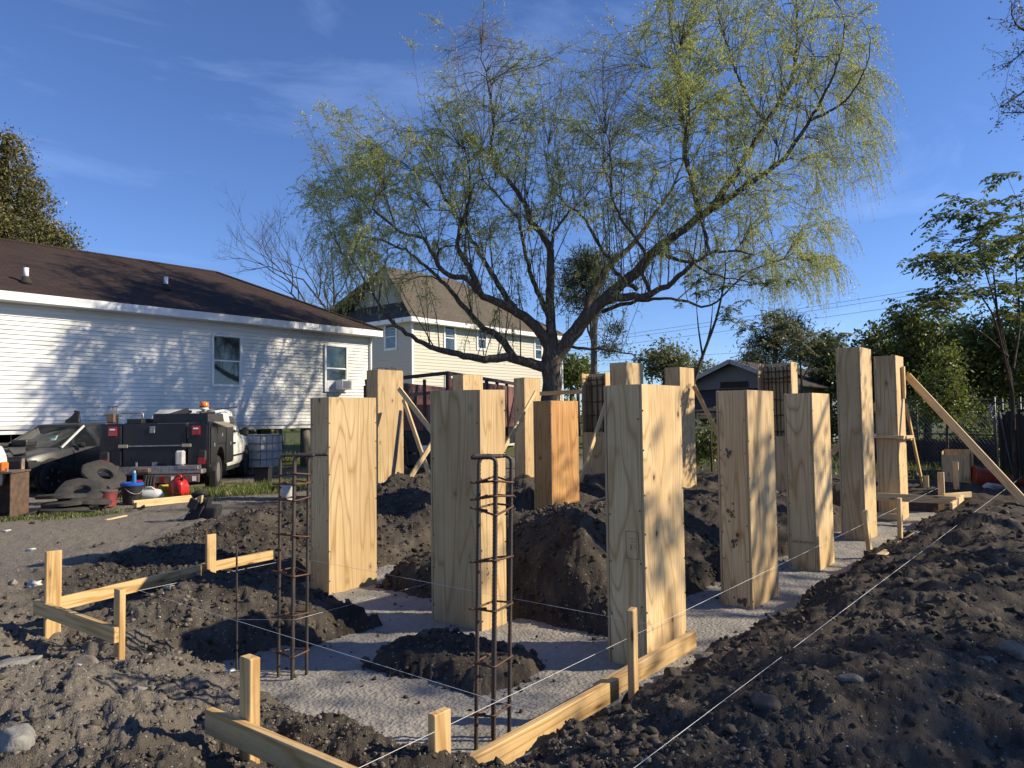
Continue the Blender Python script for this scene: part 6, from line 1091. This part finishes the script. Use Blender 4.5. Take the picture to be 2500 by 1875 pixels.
# rusty steel box and old post at the left edge
p = gnd(-4, 1262, G); t = thing('steel_box', 'rusty open steel box frame at the left edge under the white pickup corner', 'steel box', tuple(p), YAW-R(90)+R(10))
for c_, s_ in (((0, .3, .36), (.62, .02, .70)), ((-.30, .0, .36), (.02, .6, .70)), ((.30, .0, .36), (.02, .6, .70)), ((0, 0, .02), (.62, .62, .03)), ((0, 0, .72), (.66, .64, .03))): MB().box(c_, s_).build('plate', M_RUSTP, t, bevel=.004)
for x in (.05, .2): MB().lathe([(.02, .735), (.02, .79), (.001, .795)], 8, Matrix.Translation((x, -.2, 0))).build('bolt', M_ALU, t)
tag(lumber('old_post', gnd(50, 1256, G)+Vector((0, 0, -.02)), at(55, 1122, 12.6), .09, .05, M_OLDSHADEW, None, (1, 0, 0)), 'weathered flaking post leaning on the rusty steel box', 'post')
# cables over the ground
for k, (pts, r_, lab) in enumerate((([(255, 1245), (300, 1215), (345, 1232), (352, 1243)], .022, 'black hose end lying by the buckets'), ([(60, 1262), (110, 1250), (160, 1254), (230, 1252)], .02, 'black hose lying along the foot of the rubber base pile'))):
    tag(MB().tube(cr([gnd(x, y, G)+Vector((0, 0, .03+(.12 if (k == 0 and i == 1) else 0))) for i, (x, y) in enumerate(pts)], .1), r_, 7).build('loose_hose', M_TYRE, None, True), lab, 'hose')
# ------------------------------------------------------------------ right side: fence, box, cones
M_GALV = simple('weathered_pipe', (.10, .105, .10), .5, .4, var=.4); M_TARP = simple('dark_blue_tarp', (.008, .010, .022), .6, var=.5, scale=3); M_NET = simple('black_net_fabric', (.016, .017, .016), .8, var=.5, scale=3)
FD = 21.0; fa, fb = at(2085, 1000, FD+4.5), at(2428, 1000, FD-.6); fa.z = fb.z = G-.12; fv = (fb-fa); FL = fv.length; fn = thing('chain_link_fence', 'dark chain-link fence with pipe rails behind the braced tall form', 'fence', tuple(fa), math.atan2(fv.y, fv.x)); FH = 1.95
for k in range(3): MB().lathe([(.035, -.2), (.035, FH+.05), (.001, FH+.07)], 9, Matrix.Translation((FL*k/2, 0, 0))).build('post', M_GALV, fn, True)
for z in (FH-.02, FH-.30, .95, .06): MB().tube([(0, 0, z), (FL, 0, z)], .022, 7).build('rail', M_GALV, fn, True)
wm = MB(); sp_ = .13
for k in range(int((FL+FH)/sp_)):
    for sg in (1, -1):
        x0 = k*sp_-FH if sg > 0 else k*sp_; a, b = (x0, 0.), (x0+sg*FH, FH)
        pts = []
        for (x, z), (x2, z2) in ((a, b),):
            t0, t1 = 0., 1.; dx = x2-x
            lo, hi = sorted(((0-x)/dx, (FL-x)/dx)); t0, t1 = max(t0, lo), min(t1, hi)
            if t1 > t0: wm.tube([(x+dx*t0, .004*sg, FH*t0), (x+dx*t1, .004*sg, FH*t1)], .0035, 3, False)
tag(wm.build('mesh_wire', M_ALU, fn), kind='stuff')
tf = MB(); nX = 40
for k in range(nX+1): tf.v += [(FL*k/nX, .10+.03*math.sin(k*1.7), z+(.03*math.sin(k*.9) if z > .3 else 0)) for z in (.0, .35, .78)]
for k in range(nX):
    for j in range(2): tf.f.append((k*3+j, k*3+j+1, k*3+4+j, k*3+3+j))
tag(tf.build('tarp', M_TARP, fn, True), 'dark blue tarp hung along the foot of the fence')
# second fence run toward the viewer on the right, hung with black net
fc = fb.copy(); fd_ = at(2600, 1000, 13.0); fd_.z = G; f2 = thing('netted_fence', 'fence run hung with folded black net at the right edge', 'fence', tuple(fc), math.atan2((fd_-fc).y, (fd_-fc).x)); L2 = (fd_-fc).length; nt_ = MB(); nX = 150; rgn = random.Random(9)
for k in range(nX+1): nt_.v += [(.5+(L2-.5)*k/nX, .05+.07*math.sin(k*.8)+.04*math.sin(k*2.1+1)+.02*rgn.random(), z) for z in (.0, .5, 1.0, 1.55+.10*math.sin(k*.23))]
for k in range(nX):
    for j in range(3): nt_.f.append((k*4+j, k*4+j+1, k*4+5+j, k*4+4+j))
nt_.build('net', M_NET, f2, True); MB().tube([(0, 0, 1.85), (L2, 0, 1.75)], .02, 6).build('rail', M_GALV, f2)
for x in (.0, L2*.33, L2*.66): MB().lathe([(.03, -.2), (.03, 1.95)], 8, Matrix.Translation((x, .18, 0))).build('post', M_GALV, f2, True)
a = at(2440, 1005, 19.2); b = at(2478, 1175, 17.0); tag(MB().tube([a, b], .022, 7).build('leaning_pipe', M_GALV, None, True), 'thin pipe leaning beside the fence corner post', 'pipe')
chn = MB(); q0 = at(2424, 990, 19.9)
for k in range(26): M_ = Matrix.Translation(q0+Vector((rgn.gauss(0, .05), rgn.gauss(0, .05), -.02*k))) @ Matrix.Rotation(rgn.uniform(0, 3), 4, 'Z') @ Matrix.Rotation(R(90), 4, 'X'); chn.tube([M_ @ Vector((.035*math.cos(t_), .05*math.sin(t_), 0)) for t_ in np.linspace(0, 6.283, 8)], .009, 4, False)
tag(tag(chn.build('fence_chain', M_ALU), 'coiled steel chain hanging on the fence corner post', 'chain'))
p = gnd(2342, 1184, .16); t = thing('form_box', 'short open plywood box standing on the ground before the fence', 'plywood box', (p.x, p.y, .1), R(3)); W_ = .56; Hb = .74
panel('panel', .34, Hb, .018, M_PLY, t, (0, -.22, 0), 0); panel('panel', .50, Hb-.02, .018, M_PLY, t, (0, .30, 0), R(-90)); panel('panel', .50, Hb+.08, .018, M_PLY, t, (.34, -.20, 0), R(90)); panel('panel', .34, Hb+.05, .018, M_PLY, t, (.34, .32, 0), R(180)); panel('panel', .30, Hb+.06, .018, M_PLY, t, (.40, -.26, 0), R(12))
a = gnd(2376, 1190, .12); b = gnd(2468, 1218, .15); ax_ = Vector((rt0.x, rt0.y, 0))-Vector((fw.x, fw.y, 0))*.25; ax_.normalize(); t = thing('cone_stack', 'stack of orange traffic cones lying on its side beside the plywood box', 'traffic cones', (a.x, a.y, .10), math.atan2(ax_.y, ax_.x)); M_ORG = simple('faded_orange', (.50, .075, .025), .55, var=.45, scale=4); M_PINK = simple('dirty_pale_collar', (.42, .24, .18), .6, var=.5)
Ls = 1.15
for k in range(7): f = k/7; r0 = .25*(1-.66*f); M_ = Matrix.Translation((Ls*f, 0, r0*.95)) @ Matrix.Rotation(R(90+7), 4, 'Y'); MB().lathe([(r0, 0), (r0*1.0, .03), (r0*.86, Ls/7*1.15), (r0*.80, Ls/7*1.15), (r0*.9, .02)], 18, M_).build('cone', M_ORG if k < 3 or k % 2 else M_PINK, t, 2)
# crumpled litter
def litter(px, py, z, s_, mat, label, seed, name='litter'):
    rg = np.random.default_rng(seed); v, f = ico(2); s_ = s_*.62; v = v*(1+.5*rg.normal(0, 1, (len(v), 1)))*np.array([s_, s_*.7, s_*.4]); p = gnd(px, py, z); p.z = float(HG(np.array([p.x]), np.array([p.y]))[0]); o = link(name, npmesh(name, v+np.array([0, 0, s_*.2]), f, mat), None, (p.x, p.y, p.z), rg.uniform(0, 6)); tag(o, label, 'litter', 'litter on the ground'); return o
M_PAP = simple('litter_white', (.62, .60, .55), .8, var=.3); M_FOIL = simple('clear_wrap', (.45, .45, .45), .25, .3, var=.4)
for k, (px, py, z, s_, mat, lab) in enumerate(((2420, 1200, .2, .28, M_PAP, 'white crumpled plastic near the cone stack'), (75, 1345, G, .09, M_PAP, 'white crumpled paper scrap left of the corner stake, upper one'), (85, 1425, G, .11, M_PAP, 'white crumpled paper scrap beside the left corner stake, lower one'), (415, 1465, .3, .06, M_FOIL, 'shiny clear wrapper on the left soil heap'), (180, 1650, .3, .05, M_FOIL, 'shiny foil scrap in the front left soil'), (2380, 1440, .4, .10, M_FOIL, 'pale crushed plastic half buried on the right spoil'), (15, 1306, G, .08, M_PAP, 'white paper scrap far left on the lane'), (560, 1640, .25, .05, M_FOIL, 'bit of clear plastic low on the left soil heap'), (2240, 1322, .3, .09, M_PAP, 'pale rag beside the fallen short board'))): litter(px, py, z, s_, mat, lab, 60+k)
# rubble stones
def stone(px, py, z, s_, label, seed, mat, sc=(1, .75, .6), rot=0.0):
    rg = np.random.default_rng(seed); v, f = ico(3); v = v.copy()
    for n_ in rsph(11, rg): v -= n_*np.maximum(0, v @ n_-rg.uniform(.5, .82))[:, None]
    v = v*(1+.05*fbm(v[:, 0]*4+v[:, 2]*3+seed, v[:, 1]*4-v[:, 2]*2, 3, seed)[:, None]+.03*fbm(v[:, 0]*11+v[:, 2]*7, v[:, 1]*11+seed, 2, seed+1)[:, None])*np.array(sc)*s_*1.25; me = npmesh('stone', v, f, mat); p = gnd(px, py, z); h = float(HG(np.array([p.x]), np.array([p.y]))[0]); o = link('stone', me, None, (p.x, p.y, h+s_*.05), rot); tag(o, label, 'stone', 'stones and rubble'); return o
for k, (px, py, s_, lab, mat, sc) in enumerate(((40, 1660, .16, 'large grey concrete chunk at the left edge', M_RUB, (1.2, .8, .6)), (25, 1590, .19, 'long grey slab of broken concrete above the large chunk at the left edge', M_RUB, (1.5, .8, .4)), (40, 1840, .15, 'grey chunk at the bottom left corner', M_RUB, (1, .9, .7)), (35, 1420, .06, 'grey brick lump on the lane left of the corner stake', M_RUB, (1.2, .8, .8)), (205, 1645, .10, 'dark clay lump behind the front left heap', M_CLODDRY, (1.1, .9, .8)), (340, 1700, .06, 'small grey stone on the front left heap', M_RUB, (1.2, .8, .6)), (2410, 1620, .13, 'tan stone at the right edge, left of a pair', M_CLODDRY, (1.3, .8, .5)), (2480, 1610, .15, 'tan stone at the right edge, right of a pair', M_CLODDRY, (1.2, 1, .7)), (1870, 1810, .13, 'round dark clay boulder at the bottom right', M_CLOD, (1, 1, .8)), (2080, 1790, .08, 'angular clay lump right of the round boulder', M_CLODDRY, (1.2, .8, .7)), (2385, 1475, .14, 'pale round stone on the right spoil under the crushed plastic', M_CLOD, (1.1, .9, .8)), (1720, 1560, .10, 'flat clod at the end of the long batter rail', M_CLODDRY, (1.4, .9, .5)), (1640, 1610, .11, 'dark clod leaning on the long batter rail', M_CLOD, (1, .9, 1)), (1990, 1655, .07, 'small dark stone in the middle of the right spoil', M_CLODDRY, (1.2, 1, .7)), (690, 1800, .05, 'grey stone lying beside the front batter rail', M_RUB, (1.2, .9, .7)))): stone(px, py, .3, s_*(.62 if px < 1000 else .48), lab, 80+k, mat, sc, k*1.3)
a = gnd(2135, 1668, .42); tag(MB().tube([a, a.lerp(at(2230, 1600, 4.2), .5), at(2230, 1600, 4.2)], [.035, .036, .033], 9).build('timber_stick', M_OLDSHADEW, None, True), 'round weathered stick poking out of the right spoil', 'stick')
# grass tufts
def grass(name, label, cx, cy, n, rx, ry, h, seed, mat):
    rg = np.random.default_rng(seed); x = cx+rg.normal(0, rx, n); y = cy+rg.normal(0, ry, n); z = HG(x, y); B_ = np.column_stack([x, y, z-.01]); A = np.column_stack([rg.normal(0, .35, n), rg.normal(0, .35, n), np.ones(n)]); A /= np.linalg.norm(A, axis=1, keepdims=True); Sd = np.cross(A, rsph(n, rg)); Sd /= np.linalg.norm(Sd, axis=1, keepdims=True); L = h*rg.uniform(.4, 1.2, n); V, Fq = leafquads(B_, A, Sd, L, np.full(n, .014)); o = link(name, npmesh(name, V, Fq, mat)); tag(o, label, 'grass', kind='stuff')
M_GR = leafmat('grass_blade', (.07, .10, .02), (.14, .17, .04), .35, (.22, .21, .08))
for k, (px, py, n, rx, ry, h) in enumerate(((560, 1202, 5200, .75, .45, .16), (640, 1190, 3000, .6, .5, .14), (100, 1262, 1100, .5, .12, .08), (210, 1258, 700, .3, .12, .07), (500, 1200, 1500, .4, .25, .14), (760, 1180, 1500, 1.0, .8, .10))): p = gnd(px, py, G); grass('grass', 'green weedy grass on the ground by the vehicles', p.x, p.y, n, rx, ry, h, 70+k, M_GR)
x, y = fanpts(26000, 17, 60, -36, 36, .9, 77); k = ((x > 18.5) & (y < 12)) | (y > 22); x, y = x[k], y[k]; z = HG(x, y); rg = np.random.default_rng(78); n = len(x); A = np.column_stack([rg.normal(0, .3, n), rg.normal(0, .3, n), np.ones(n)]); A /= np.linalg.norm(A, axis=1, keepdims=True); Sd = np.cross(A, rsph(n, rg)); V, Fq = leafquads(np.column_stack([x, y, z-.01]), A, Sd, .2*rg.uniform(.4, 1.3, n), np.full(n, .03)); tag(link('grass', npmesh('grass', V, Fq, M_GR)), 'rough grass on the ground beyond the fence', 'grass', kind='stuff')

tag(lumber('low_board', at(985, 1216, 12.2), at(1062, 1223, 11.6), .04, .11, M_PINE), 'brown board lying low between the short pale form and the leaning form', 'board', 'loose boards on the ground')
tag(lumber('low_board', at(1702, 1186, 15.0), at(1742, 1186, 14.4), .04, .10, M_PINE), 'short board on the soil left of the muddy form', 'board', 'loose boards on the ground')
for a, b, lab in (((1412, 1240), (1492, 1212), 'grey stick on the soil by the orange stained form, upper one'), ((1425, 1250), (1495, 1226), 'grey stick on the soil by the orange stained form, lower one')):
    tag(MB().tube([at(a[0], a[1], 9.6), at((a[0]+b[0])/2, (a[1]+b[1])/2-2, 9.3), at(b[0], b[1], 9.0)], .018, 6).build('timber_stick', M_OLDSHADEW, None, True), lab, 'stick')
